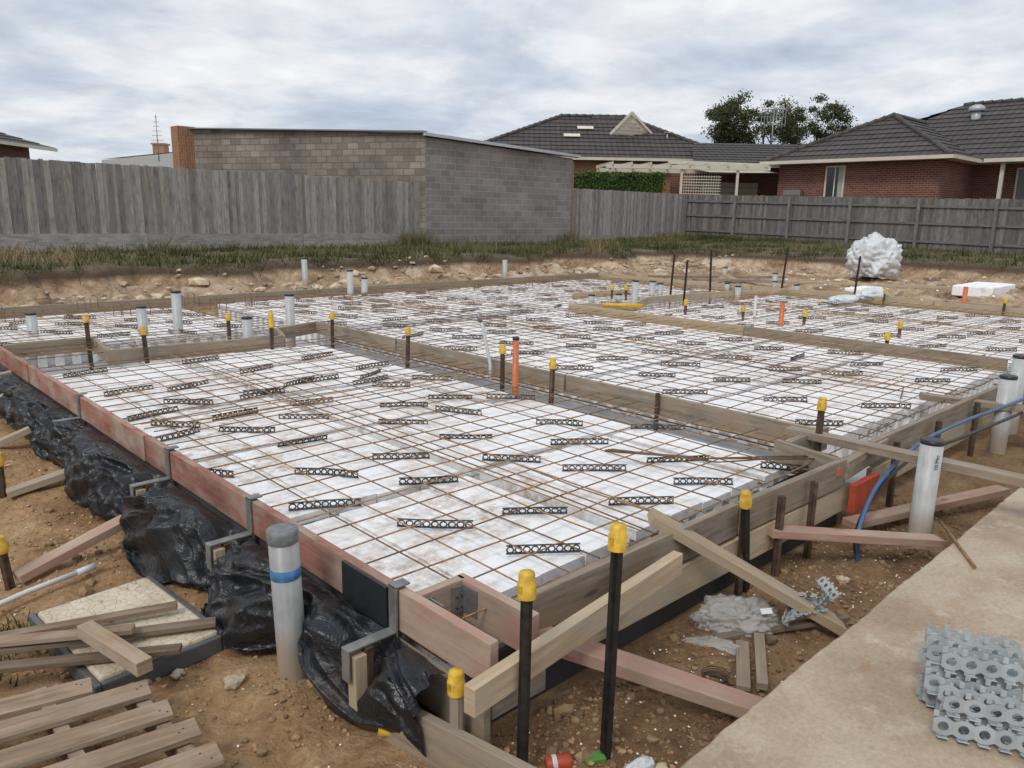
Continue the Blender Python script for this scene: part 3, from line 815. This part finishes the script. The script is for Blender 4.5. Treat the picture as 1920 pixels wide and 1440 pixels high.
board("timber_batten",(.64,2.88,.16),(.71,2.47,.17),.055,.05,M_pal,1.25)
board("timber_batten",(.36,3.16,.10),(.98,2.92,.115),.045,.02,M_pal,.85)
board("timber_batten",(.40,3.02,.11),(1.05,2.72,.10),.05,.02,M_pal,.7)
board("timber_batten",(.30,2.98,.09),(.88,2.62,.10),.05,.02,M_pal,.6)
board("timber_batten",(.32,3.08,.135),(.78,2.80,.14),.05,.02,M_pal,1.1)

# ------------------------------------------------------------------ foreground right clutter
def grey_chair(mb,org,ang,ln=.30,pitch=.05,hh=.06,tilt=0):
    m=Matrix.Translation(org)@Matrix.Rotation(ang,4,'Z')@Matrix.Rotation(tilt,4,'X')
    n_=int(ln/pitch)
    for i in range(n_):
        x=(i+.5)*pitch-ln/2; t=U(.88,1.08)
        N_=10; a_,b_=pitch*.28,hh*.20
        o=len(mb.v)
        ring=[(math.cos(k*2*math.pi/N_)*a_,hh*.50+math.sin(k*2*math.pi/N_)*b_) for k in range(N_)]
        outr=[]
        for k in range(N_):
            c_,s_=math.cos(k*2*math.pi/N_),math.sin(k*2*math.pi/N_)
            q=max(abs(c_)/(pitch*.5),abs(s_)/(hh*.38)); outr.append((c_/q,hh*.5+s_/q))
        for side in (-.0015,.0015):
            for (px,pz) in ring+outr: mb.v.append(m@Vector((x+px,side,pz)))
        for k in range(N_):
            k2=(k+1)%N_
            mb.face([o+k,o+k2,o+N_+k2,o+N_+k],[(0,0)]*4,0,t)
            q=o+2*N_
            mb.face([q+k,q+N_+k,q+N_+k2,q+k2],[(0,0)]*4,0,t)
            mb.face([o+k,q+k,q+k2,o+k2],[(0,0)]*4,0,t*.8)
        mb.box(m@Matrix.Translation((x-pitch*.4,0,hh*.98)),pitch*.26,.003,hh*.24,0,t)
        mb.box(m@Matrix.Translation((x+pitch*.1,0,hh*.92)),pitch*.16,.003,hh*.10,0,t)
        for s_ in (-1,1):
            mb.box(m@Matrix.Translation((x,s_*.010,hh*.08))@Matrix.Rotation(s_*.5,4,'X'),pitch*.55,.020,.003,0,t*.95)
mb=MB()
for lv in range(3):
    for k in range(6):
        a=math.radians(-64+random.gauss(0,2.0))
        c=Vector((2.41,.47,.204+lv*.070)); off=Vector((math.cos(math.radians(26)),math.sin(math.radians(26)),0))*((k-2.5)*.048+U(-.004,.004)+lv*.014)
        if lv==2 and k<2: continue
        grey_chair(mb,c+off+Vector((math.cos(a),math.sin(a),0))*U(-.025,.025),a,.31,.052,.074,tilt=U(-.1,.1))
mb.done("grey_bar_chair_stack",M_ltgrey)
mb=MB()
for i,(x,y,a,tl) in enumerate([(2.78,1.27,.3,.9),(2.84,1.22,-.4,1.2),(2.92,1.20,.1,.5),(2.89,1.28,-1.0,1.0),(2.99,1.22,.8,.8)]):
    grey_chair(mb,(x,y,.09+.012*i),a,.17,.042,.05,tl)
mb.done("grey_bar_chair",M_ltgrey)
def bag(name,c,rx,ry,rz,mat,seed,sub=4,sharp=.35,smooth=False,freq=1.6,rot=0,fine=0):
    import bmesh
    bm=bmesh.new(); bmesh.ops.create_icosphere(bm,subdivisions=sub,radius=1)
    for v in bm.verts:
        p=v.co.normalized(); q=p*freq+Vector((seed,seed*2,0))
        d=abs(noise.noise(q))*.9+abs(noise.noise(q*2.1))*.45+abs(noise.noise(q*4.5))*.15
        if fine: d+=fine*abs(noise.noise(q*3.3+Vector((4,4,p.z*2))))+fine*.5*abs(noise.noise(q*8))
        s=1.12-sharp*d
        v.co=Vector((p.x*rx*s,p.y*ry*s,max(p.z*rz*s,-rz*.55)))
    me=bpy.data.meshes.new(name); bm.to_mesh(me); bm.free(); me.materials.append(mat)
    if smooth: me.polygons.foreach_set("use_smooth",[True]*len(me.polygons))
    ob=bpy.data.objects.new(name,me); ob.location=c; ob.rotation_euler=(0,0,rot); COL.objects.link(ob); return ob
E=empty("clear_plastic_bag",(2.66,1.42,.05))
o=bag("bag_body",(0,0,0),.20,.11,.11,M_clear,3,5,.6,True,1.1,D1,.5); o.parent=E
o=bag("bag_tail",(-.20,-.02,-.03),.12,.05,.03,M_clear,6,4,.5,True,1.6,D1-.3); o.parent=E
mb=MB(); mb.quad([(.02,-.095,.055),(.060,-.122,.055),(.063,-.110,.074),(.022,-.083,.074)],0,1.2); o=mb.done("label",M_white,E)
bag("plastic_wrapped_bundle",(18.6,7.3,.76),.60,.62,.66,M_wrap,11,5,.40,True,1.2,0,.75)
bag("plastic_sheet_scrap",(12.4,5.26,.42),.45,.16,.07,M_wrap,5,4,.5,True)
bag("plastic_sheet_scrap",(13.6,5.3,.42),.5,.2,.12,M_wrap,6,4,.5,True)
bag("plastic_sheet_scrap",(1.68,1.18,.01),.08,.035,.035,M_wrap,9,4,.5,True)
mb=MB(); mb.abox(16.4,17.9,4.2,4.9,.28,.48,0,1); mb.done("polystyrene_block",M_eps,bevel=.02)
mb=MB(); mb.abox(15.3,16.2,6.1,6.5,.28,.36,0,1); mb.done("polystyrene_block",M_eps,bevel=.02)
mb=MB()
for k in range(7):
    r=.045+U(-.003,.005); mb.tube([(2.24+math.cos(a*.5236)*r,1.26+math.sin(a*.5236)*r,.02+k*.007) for a in range(12)],.002,5,0,.7,closed=True)
mb.done("tie_wire_coil",M_stk)
mb=MB(); mb.tube([(4.0,1.10,.21),(3.55,.82,.212)],.007,8); mb.done("steel_rod",M_rust)
mb=MB(); mb.lathe((1.475,1.365,.04),[(.0,0),(.020,0),(.025,.006),(.025,.072),(.020,.082),(0,.081)],20,0,1,axis=(1,-.7,.1)); mb.lathe((1.492,1.353,.042),[(.0252,0),(.0257,.002),(.0257,.012),(.0252,.014)],20,1,1,axis=(1,-.7,.1)); mb.done("drink_can",[M_redb,M_white])
mb=MB(); mb.plank((1.575,1.30,.04),(1.635,1.27,.04),.04,.02); mb.done("snack_carton",M_green,bevel=.003)
mb=MB(); mb.tube([(1.245,1.80,.04),(1.205,1.84,.04)],.026,12); mb.done("yellow_cap",M_yel)
mb=MB(); mb.tube([(8.35,6.9,.44),(8.75,6.5,.44)],.03,12); mb.done("yellow_tube",M_yel)

# ------------------------------------------------------------------ fences
def fence(name,p0,p1,ztop0,ztop1,zb0,zb1,mat,pw=.1,plinth=0,posts=False,rails=False,side=1):
    mb=MB(); p0=Vector(p0);p1=Vector(p1); d=(p1-p0); ln=d.length; d.normalize(); nrm=Vector((d.y,-d.x,0))*side
    n_=int(ln/pw); ang=math.atan2(d.y,d.x)
    for i in range(n_):
        t=(i+.5)/n_; zt=lerp(ztop0,ztop1,t)+U(-.014,.014)+.02*fbm(i*.05,0,1); zb=lerp(zb0,zb1,t)
        c=p0+d*(ln*t)+nrm*(.012*(i%2))
        h=zt-zb
        m=Matrix.Translation((c.x,c.y,(zt+zb)/2))@Matrix.Rotation(ang,4,'Z')@Matrix.Rotation(-math.pi/2+U(-.006,.006),4,'Y')
        k_=U(.66,1.22); w_=U(-.03,.05)
        mb.box(m,h,.012,pw*(1.12 if i%2 else .93),0,(k_*(1+w_),k_,k_*(1-w_)))
    if plinth:
        nb=int(ln/4.8)+1
        for k in range(plinth):
            for i in range(nb):
                a=i*ln/nb; b=(i+1)*ln/nb-.01
                za=lerp(zb0,zb1,(i+.5)/nb)-.19*(k+1)+.005
                A=p0+d*a+nrm*.03; B=p0+d*b+nrm*.03
                mb.plank((A.x,A.y,za+.09),(B.x,B.y,za+.09),.035,.185,1,U(.95,1.25))
    if rails:
        for f in (.14,.5,.84):
            A=p0+nrm*.045;B=p1+nrm*.045
            mb.plank((A.x,A.y,lerp(zb0,ztop0,f)),(B.x,B.y,lerp(zb1,ztop1,f)),.045,.075,1,.95)
    if posts:
        k=int(ln/2.35)
        for i in range(k+1):
            t=i/k; c=p0+d*(ln*t)+nrm*.10
            mb.plank((c.x,c.y,lerp(zb0,zb1,t)-.2),(c.x+U(-.02,.02),c.y+U(-.02,.02),lerp(ztop0,ztop1,t)-.03),.10,.10,1,U(.8,1.2))
    return mb.done(name,[mat,M_pale if mat is M_pale else M_pale2])
FN="paling_fence"
fence(FN,(-14,19.7,0),(14.88,19.72,0),2.76,2.60,1.12,1.04,M_pale,.105,plinth=3,side=1)
fence(FN,(21.75,19.6,0),(29.05,19.6,0),2.66,2.66,.95,.95,M_pale,.105,plinth=1,side=1)
fence(FN,(29.15,19.6,0),(29.15,-9,0),2.66,2.08,.92,.45,M_pale2,.105,plinth=1,posts=True,rails=True,side=1)

# ------------------------------------------------------------------ block shed
E=empty("block_shed",(14.9,19.7,0))
mb=MB()
def wallq(a,b,z0a,z1a,z1b,mi=0,t=1.0):
    a=Vector((a[0],a[1],0))-Vector((14.9,19.7,0)); b=Vector((b[0],b[1],0))-Vector((14.9,19.7,0)); l=(b-a).length
    p=[(a.x,a.y,z0a),(b.x,b.y,z0a),(b.x,b.y,z1b),(a.x,a.y,z1a)]
    mb.quad(p,mi,t,[(0,0),(l,0),(l,z1b-z0a),(0,z1a-z0a)])
wallq((14.9,19.55),(21.62,19.55),.4,3.93,3.70)
wallq((10.9,28.0),(14.9,19.55),.4,4.36,4.05,1,1.0)
wallq((21.62,19.55),(21.62,28.0),.4,3.70,4.2)
wallq((21.62,28),(10.9,28),.4,4.2,4.36)
mb.done("walls",[M_block,M_blockd],E)
mb=MB()
mb.plank((-.12,-.28,4.00),(6.95,-.28,3.78),.10,.09,0,1.15); mb.plank((-.1,-.2,3.98),(6.9,-.2,3.75),.12,.05,0,.6)
mb.plank((-4.05,8.3,4.38),(-.02,-.2,4.08),.24,.04,0,.55)
mb.quad([(-.1,-.3,4.02),(6.95,-.3,3.80),(6.95,8.4,4.26),(-4.0,8.4,4.42)],0,.8)
mb.done("roof",M_metalroof,E)
mb=MB(); mb.abox(-4.35,-3.75,7.9,8.5,.4,4.42); mb.abox(6.72,6.84,-.12,-.02,.9,3.6)
mb.done("brick_pier",M_tanbrick,E)

# ------------------------------------------------------------------ houses
def roofplane(mb,eL,eR,rR,rL,n,mi=0):
    eL,eR,rR,rL=[Vector(q) for q in (eL,eR,rR,rL)]
    nn=(eR-eL).cross(rL-eL).normalized()
    if nn.z<0: nn=-nn
    ux=(eR-eL).normalized()
    for i in range(n):
        a=i/n;b=(i+1)/n+.004
        A=eL.lerp(rL,a)+nn*.035;B=eR.lerp(rR,a)+nn*.035;C=eR.lerp(rR,b);D=eL.lerp(rL,b)
        uv=[((q-eL).dot(ux),i*.33+(0.33 if k>1 else 0)) for k,q in enumerate((A,B,C,D))]
        t=U(.85,1.15)
        mb.quad([A,B,C,D],mi,t,uv)
        A2=A-nn*.05;B2=B-nn*.05
        mb.quad([A2,B2,B,A],mi,.4)
def ridge(mb,a,b,mi=0):
    a=Vector(a);b=Vector(b); l=(b-a).length; n_=max(1,int(l/.4))
    for i in range(n_):
        p=a.lerp(b,i/n_); q=a.lerp(b,(i+1.08)/n_)
        mb.tube([p+Vector((0,0,.02)),q+Vector((0,0,.045))],[.10,.12],7,mi,U(.9,1.25))
def hip(mb,x0,x1,y0,y1,ze,rx0,rx1,ry,zr,n=10):
    roofplane(mb,(x0,y0,ze),(x1,y0,ze),(rx1,ry,zr),(rx0,ry,zr),n)
    roofplane(mb,(x1,y1,ze),(x0,y1,ze),(rx0,ry,zr),(rx1,ry,zr),n)
    roofplane(mb,(x1,y0,ze),(x1,y1,ze),(rx1,ry,zr),(rx1,ry,zr),n)
    roofplane(mb,(x0,y1,ze),(x0,y0,ze),(rx0,ry,zr),(rx0,ry,zr),n)
    for e,r in (((x0,y0),rx0),((x0,y1),rx0),((x1,y0),rx1),((x1,y1),rx1)): ridge(mb,(e[0],e[1],ze),(r,ry,zr))
    if rx1-rx0>.3: ridge(mb,(rx0,ry,zr),(rx1,ry,zr))
def window(par,x,y0,y1,z0,z1):
    mb=MB(); f=.07
    mb.abox(x-.05,x+.02,y0,y0+f,z0,z1,0);mb.abox(x-.05,x+.02,y1-f,y1,z0,z1,0)
    mb.abox(x-.052,x+.02,y0+f,y1-f,z0,z0+f,0);mb.abox(x-.052,x+.02,y0+f,y1-f,z1-f,z1,0)
    mb.abox(x-.045,x+.02,(y0+y1)/2-.025,(y0+y1)/2+.025,z0+f,z1-f,0)
    mb.abox(x-.01,x+.01,y0+f,y1-f,z0+f,z1-f,1)
    mb.abox(x-.012,x-.011,y0+f,y0+f+(y1-y0)*.25,z0+f,z1-f,2,.6)
    mb.done("window",[M_cream,M_glass,M_white],par)
E=empty("brick_house")
mb=MB()
roofplane(mb,(33,18.3,4.16),(33,10.5,4.16),(37.1,14.4,6.25),(37.1,14.4,6.25),9)
roofplane(mb,(46,18.3,4.16),(33,18.3,4.16),(37.1,14.4,6.25),(46,14.4,6.25),9)
roofplane(mb,(33,10.5,4.16),(46,10.5,4.16),(46,14.4,6.25),(37.1,14.4,6.25),9)
ridge(mb,(33,18.3,4.16),(37.1,14.4,6.25)); ridge(mb,(33,10.5,4.16),(37.1,14.4,6.25)); ridge(mb,(37.1,14.4,6.25),(44,14.4,6.25))
roofplane(mb,(36.3,17.5,4.2),(36.3,-8,4.2),(43.2,-8,7.25),(43.2,13.5,7.25),12)
roofplane(mb,(50,20,4.2),(36.3,20,4.2),(43.2,13.5,7.25),(43.2,13.5,7.25),12)
ridge(mb,(43.2,13.5,7.25),(43.2,-8,7.25))
mb.done("roof",M_roof,E)
mb=MB()
def hw(a,b,z0,z1,mi=0):
    l=math.hypot(b[0]-a[0],b[1]-a[1]); mb.quad([(a[0],a[1],z0),(b[0],b[1],z0),(b[0],b[1],z1),(a[0],a[1],z1)],mi,1,[(0,0),(l,0),(l,z1-z0),(0,z1-z0)])
hw((33.6,17.8),(33.6,11.0),.8,4.1); hw((33.6,11.0),(37.6,11.0),.8,4.1); hw((37.6,11.0),(37.6,-8),.8,4.15); hw((45,17.8),(33.6,17.8),.8,4.1)
mb.done("walls",M_brick,E)
mb=MB()
mb.abox(32.88,33.02,10.4,18.4,4.05,4.19); mb.abox(33.02,46,10.38,10.5,4.05,4.19); mb.abox(33.02,46,18.3,18.42,4.05,4.19); mb.abox(36.2,36.32,-8,10.3,4.07,4.22)
mb.abox(33.03,33.6,10.5,18.3,4.06,4.09); mb.abox(33.03,37.6,10.5,11.0,4.06,4.088); mb.abox(36.33,37.6,-8,10.45,4.07,4.10)
mb.abox(36.5,36.64,9.6,9.74,.8,4.06); mb.abox(36.5,36.64,5.6,5.74,.8,4.06)
mb.done("gutters_and_fascia",M_cream,E)
window(E,33.58,14.75,15.6,2.45,3.95)
window(E,37.58,8.3,9.4,2.0,3.9)
mb=MB(); mb.abox(37.52,37.59,7.0,8.0,1.2,3.6,0,1); mb.done("door",M_glass,E)
mb=MB(); mb.abox(33.2,33.5,16.5,17.3,1.9,2.95); 
for k in range(6): mb.abox(33.18,33.2,16.55,17.25,2.0+k*.14,2.03+k*.14,0,.5)
mb.done("meter_box",M_galv,E)
mb=MB(); mb.tube([(41.2,12.3,6.0),(41.2,12.3,6.75)],.2,14); mb.lathe((41.2,12.3,6.7),[(.32,0),(.36,.08),(.30,.2),(.15,.28),(0,.3)],14); mb.done("roof_vent",M_metalroof,E)

E=empty("tiled_house",V(0,0,0),ANG)
mb=MB()
hip(mb,-3.5,11.8,42,51,4.65,2.6,6.2,46.5,7.25,11)
roofplane(mb,(3.9,45.2,6.35),(6.4,45.2,6.35),(6.2,46.5,7.35),(4.4,46.5,7.35),4)
mb.done("roof",M_roof,E)
mb=MB()
mb.quad([(5.2,43.9,6.05),(7.6,44.9,6.05),(6.3,44.3,7.15)],0,1.0); 
mb.plank((5.1,43.8,6.03),(6.3,44.2,7.25),.08,.12); mb.plank((7.75,44.8,6.0),(6.3,44.2,7.25),.08,.12)
for k in range(4): mb.plank((5.55+.17*k,43.98+.04*k,6.15+.18*k),(7.35-.25*k,44.72-.1*k,6.15+.18*k),.03,.05,0,.7)
mb.plank((-3.55,41.95,4.62),(11.85,41.95,4.62),.1,.14); mb.plank((11.85,41.95,4.62),(11.85,51,4.62),.1,.14)
mb.quad([(3.4,44.85,6.42),(4.3,44.85,6.42),(4.3,45.15,6.60),(3.4,45.15,6.60)],0,1.1); mb.quad([(2.6,44.0,5.92),(3.5,44.0,5.92),(3.5,44.3,6.10),(2.6,44.3,6.10)],0,1.1)
mb.done("gable_and_fascia",M_cream,E)
mb=MB(); mb.quad([(-3,42.6,.8),(11.3,42.6,.8),(11.3,42.6,4.6),(-3,42.6,4.6)],0,1); mb.quad([(11.3,42.6,.8),(11.3,50,.8),(11.3,50,4.6),(11.3,42.6,4.6)],0,1); mb.done("walls",M_tanbrick,E)
mb=MB(); mb.abox(4.6,6.6,42.5,42.58,3.2,4.35,0); mb.done("window",M_glass,E)
mb=MB(); mb.abox(4.5,4.6,42.46,42.58,3.1,4.4);mb.abox(6.6,6.7,42.46,42.58,3.1,4.4);mb.abox(5.55,5.63,42.46,42.49,3.2,4.35);mb.done("window_frame",M_cream,E)
mb=MB(); mb.tube([(8.3,44.2,5.6),(8.3,44.2,6.2)],.05,8); mb.abox(8.1,8.5,44.1,44.3,6.2,6.25); mb.done("flue",M_foil,E)

E=empty("pergola",V(0,0,0),ANG)
mb=MB()
for k in range(9):
    x=4.3+k*.85; mb.plank((x,35.3,3.98),(x-.3,39.5,4.05),.05,.14)
mb.plank((4.0,35.4,3.86),(11.3,35.4,3.86),.06,.18); mb.plank((4.0,39.3,3.9),(11.3,39.3,3.9),.06,.18)
for x in (4.2,7.4,9.9): mb.plank((x,35.5,.9),(x,35.5,3.8),.1,.1)
mb.quad([(8.8,36,3.7),(12,36,3.7),(12,39,4.0),(8.8,39,4.0)],0,.9)
mb.plank((6.9,36.2,4.12),(11.8,35.7,4.0),.05,.16)
mb.done("frame",M_cream,E)
mb=MB()
for k in range(16): mb.plank((7.45+k*.11,35.6,1.6),(7.45+k*.11,35.6,3.55),.012,.03)
for k in range(16): mb.plank((7.4,35.58,1.6+k*.125),(9.2,35.58,1.6+k*.125),.012,.03)
mb.done("lattice",M_cream,E)
mb=MB(); mb.quad([(7.8,40,.9),(14,40,.9),(14,40,4.2),(7.8,40,4.2)],0,1); mb.done("garage_wall",M_brick,E)
mb=MB()
for k in range(9): mb.abox(9.4,12.2,39.93,39.97,1.2+k*.25,1.43+k*.25,0,.9)
mb.done("roller_door",M_cream,E)
mb=MB(); roofplane(mb,(8.5,38.4,4.3),(15,38.4,4.3),(15,43,5.6),(9.5,43,5.6),8); mb.done("garage_roof",M_roof,E)

def leaves(mb,pts_fn,n,size,tfn):
    for i in range(n):
        c=pts_fn(); s=size*U(.6,1.3)
        a=Vector((U(-1,1),U(-1,1),U(-1,1))).normalized(); b=a.orthogonal().normalized(); q=U(0,6.28)
        b=Matrix.Rotation(q,3,a)@b; d=a.cross(b)
        o=len(mb.v); mb.v+=[c-b*s,c+d*s*.45,c+b*s,c-d*s*.45]
        mb.face([o,o+1,o+2,o+3],[(0,0)]*4,0,tfn(c))
mb=MB()
def hp():
    x=U(2.4,6.6); 
    if R()<.6: p=(x,34.8+U(0,.15)+.15*fbm(x,0,2),U(1.0,3.5))
    else: p=(x,34.8+U(0,1.2),3.5+U(-.1,.08)+.08*fbm(x*2,1,2))
    return Vector(V(*p))
leaves(mb,hp,9000,.055,lambda c:clamp(.45+.5*fbm(c.x*2,c.y*2,c.z*2)+U(-.2,.25)))
mb.done("hedge",M_hedge)
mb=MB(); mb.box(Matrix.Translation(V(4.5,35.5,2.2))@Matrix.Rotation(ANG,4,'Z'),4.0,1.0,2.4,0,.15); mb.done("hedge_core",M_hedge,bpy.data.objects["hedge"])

E=empty("gum_tree")
base=Vector(V(19.3,60,.8))
mb=MB()
mb.tube([base,base+Vector((.2,.1,2.2)),base+Vector((.1,.3,4.2))],[.42,.33,.28],10)
top=base+Vector((.1,.3,4.2)); rx=Vector(V(1,0)); ends=[]
for k in range(15):
    lat=U(-4.3,4.3); zz=U(2.6,4.6); e=top+rx*lat+Vector((U(-1.5,1.5),U(-1.5,1.5),zz*(1-abs(lat)/9)))
    mid=top.lerp(e,.5)+Vector((U(-.4,.4),U(-.4,.4),-.3))
    mb.tube([top,mid,e],[.17,.10,.04],6); ends.append(e)
    for j in range(3):
        e2=e+Vector((U(-1,1),U(-1,1),U(-.5,.7))); mb.tube([mid.lerp(e,.6),e2],[.05,.02],5)
mb.done("trunk_and_limbs",M_bark,E)
clus=[]
for k in range(95):
    lat=U(-4.8,4.6); dep=U(-3,3)
    h=8.3+ (2.0*math.sqrt(max(0,1-(lat/5.2)**2)))*U(-.75,.95)
    clus.append((Vector(V(19.3+lat,60+dep,h+ .3)),U(.4,.85)))
for k in range(22):
    clus.append((Vector(V(19.3+U(-5.0,-2.0),60+U(-1,1),U(5.8,7.6))),U(.3,.6)))
for e in ends: clus.append((e+Vector((0,0,.3)),U(.4,.7)))
def tp():
    c,r=random.choice(clus)
    v=Vector((random.gauss(0,.5),random.gauss(0,.5),random.gauss(0,.32)))*r
    return c+v
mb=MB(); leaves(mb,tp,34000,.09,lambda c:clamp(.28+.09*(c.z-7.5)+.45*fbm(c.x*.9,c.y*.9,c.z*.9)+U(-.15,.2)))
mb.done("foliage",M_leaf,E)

def antenna(name,lat,D,z0,z1,w=.9,grid=False):
    mb=MB(); p=Vector(V(lat,D)); r=Vector(V(1,0)).normalized()
    mb.tube([p+Vector((0,0,z0)),p+Vector((0,0,z1))],.025,6)
    if grid:
        for k in range(9): q=p+r*((k-4)*w/8); mb.tube([q+Vector((0,0,z1-1.0)),q+Vector((0,0,z1))],.016,4)
        for k in range(3): mb.tube([p-r*w/2+Vector((0,0,z1-.9+k*.4)),p+r*w/2+Vector((0,0,z1-.9+k*.4))],.02,4)
    else:
        for k in range(6):
            z=z1-.1-k*.22; mb.tube([p-r*w*(.15+.07*k)+Vector((0,0,z)),p+r*w*(.15+.07*k)+Vector((0,0,z))],.012,4)
    mb.done(name,M_foil)
antenna("tv_antenna",14.0,44,4.5,7.6,1.3,True)
antenna("tv_antenna",-17.9,40,4.0,6.2,.6)
E=empty("white_roof_house",(0,0,0),ANG)
mb=MB(); mb.quad([(-20.8,40,4.05),(-14.5,40,4.75),(-14.5,45,5.1),(-20.8,45,4.5)],0,1.2); mb.quad([(-20.8,40,.8),(-14.5,40,.8),(-14.5,40,4.7),(-20.8,40,4.0)],0,.8); mb.quad([(-20.8,40,.8),(-20.8,45,.8),(-20.8,45,4.4),(-20.8,40,4.0)],0,.8); mb.done("roof_and_walls",M_white,E)
mb=MB(); mb.abox(-19.1,-18.5,42,42.6,4.2,4.95); mb.abox(-19.16,-18.44,41.94,42.66,4.95,5.03); mb.done("chimney",M_tanbrick,E)
E=empty("tiled_house",(0,0,0),ANG)
mb=MB(); roofplane(mb,(-30,33.5,4.65),(-24.2,33.5,4.65),(-27.6,37,5.9),(-30,37,5.9),7); roofplane(mb,(-24.2,33.5,4.65),(-24.2,42,4.65),(-27.6,38,5.9),(-27.6,37,5.9),7); mb.done("roof",M_roof,E)
mb=MB(); mb.plank((-30,33.45,4.58),(-24.15,33.45,4.58),.1,.16); mb.plank((-24.15,33.45,4.58),(-24.15,42,4.58),.1,.16); mb.done("fascia",M_cream,E)
mb=MB(); mb.abox(-30,-25.0,34.2,41,.8,4.6); mb.done("walls",M_brick,E)

# ------------------------------------------------------------------ world, sun, camera
w=bpy.data.worlds.new("World"); scene.world=w; w.use_nodes=True; nt=w.node_tree
bg=nt.nodes["Background"]
sky=nt.nodes.new("ShaderNodeTexSky"); sky.sky_type='NISHITA'; sky.sun_disc=False
EL=math.radians(48); 
sd=Vector((-.75,-.25,0)).normalized()
sky.sun_elevation=EL; sky.sun_rotation=math.atan2(sd.x,sd.y)
tc=nt.nodes.new("ShaderNodeTexCoord")
sep=nt.nodes.new("ShaderNodeSeparateXYZ"); L(nt,tc.outputs['Generated'],sep.inputs[0])
zc=nt.nodes.new("ShaderNodeMath"); zc.operation='MAXIMUM'; zc.inputs[1].default_value=0.0; L(nt,sep.outputs[2],zc.inputs[0])
za=nt.nodes.new("ShaderNodeMath"); za.operation='ADD'; za.inputs[1].default_value=.15; L(nt,zc.outputs[0],za.inputs[0])
dx=nt.nodes.new("ShaderNodeMath"); dx.operation='DIVIDE'; L(nt,sep.outputs[0],dx.inputs[0]); L(nt,za.outputs[0],dx.inputs[1])
dy=nt.nodes.new("ShaderNodeMath"); dy.operation='DIVIDE'; L(nt,sep.outputs[1],dy.inputs[0]); L(nt,za.outputs[0],dy.inputs[1])
cb=nt.nodes.new("ShaderNodeCombineXYZ"); L(nt,dx.outputs[0],cb.inputs[0]); L(nt,dy.outputs[0],cb.inputs[1])
n1=noi(nt,cb.outputs[0],1.1,9,.57,.25); n2=noi(nt,cb.outputs[0],3.4,7,.6,.3)
cl=ramp(nt,n1,[(.32,(.47,.54,.65)),(.45,(.61,.66,.73)),(.54,(.77,.79,.82)),(.68,(.88,.88,.89))])
cl=mul(nt,cl,ramp(nt,n2,[(.32,(.84,.86,.89)),(.60,(1.05,1.05,1.05))]),.9)
sk=nt.nodes.new("ShaderNodeVectorMath"); sk.operation='SCALE'; sk.inputs['Scale'].default_value=.9; L(nt,sky.outputs[0],sk.inputs[0])
s10=nt.nodes.new("ShaderNodeVectorMath"); s10.operation='SCALE'; s10.inputs['Scale'].default_value=10.9; L(nt,cl,s10.inputs[0])
mx=nt.nodes.new("ShaderNodeMixRGB"); mx.inputs[0].default_value=.93; L(nt,sk.outputs[0],mx.inputs[1]); L(nt,s10.outputs[0],mx.inputs[2])
L(nt,mx.outputs[0],bg.inputs[0]); bg.inputs[1].default_value=.1
sl=bpy.data.lights.new("sun",'SUN'); sl.energy=1.4; sl.angle=math.radians(16); sl.color=(1,.96,.9)
so=bpy.data.objects.new("sun",sl); COL.objects.link(so)
dirn=-(Vector((sd.x*math.cos(EL),sd.y*math.cos(EL),math.sin(EL))))
so.rotation_euler=dirn.to_track_quat('-Z','Y').to_euler()
cam=bpy.data.cameras.new("camera"); cam.lens=27; cam.sensor_width=36; cam.clip_end=5000; cam.clip_start=.05
co=bpy.data.objects.new("camera",cam); COL.objects.link(co)
M=Matrix.Rotation(-math.radians(43.8),3,'Z')@Matrix.Rotation(math.radians(90-12.4),3,'X')@Matrix.Rotation(math.radians(1.0),3,'Z')
co.location=(0,0,1.65); co.rotation_euler=M.to_euler()
scene.camera=co
scene.view_settings.view_transform='Standard'; scene.view_settings.look='None'; scene.view_settings.exposure=0
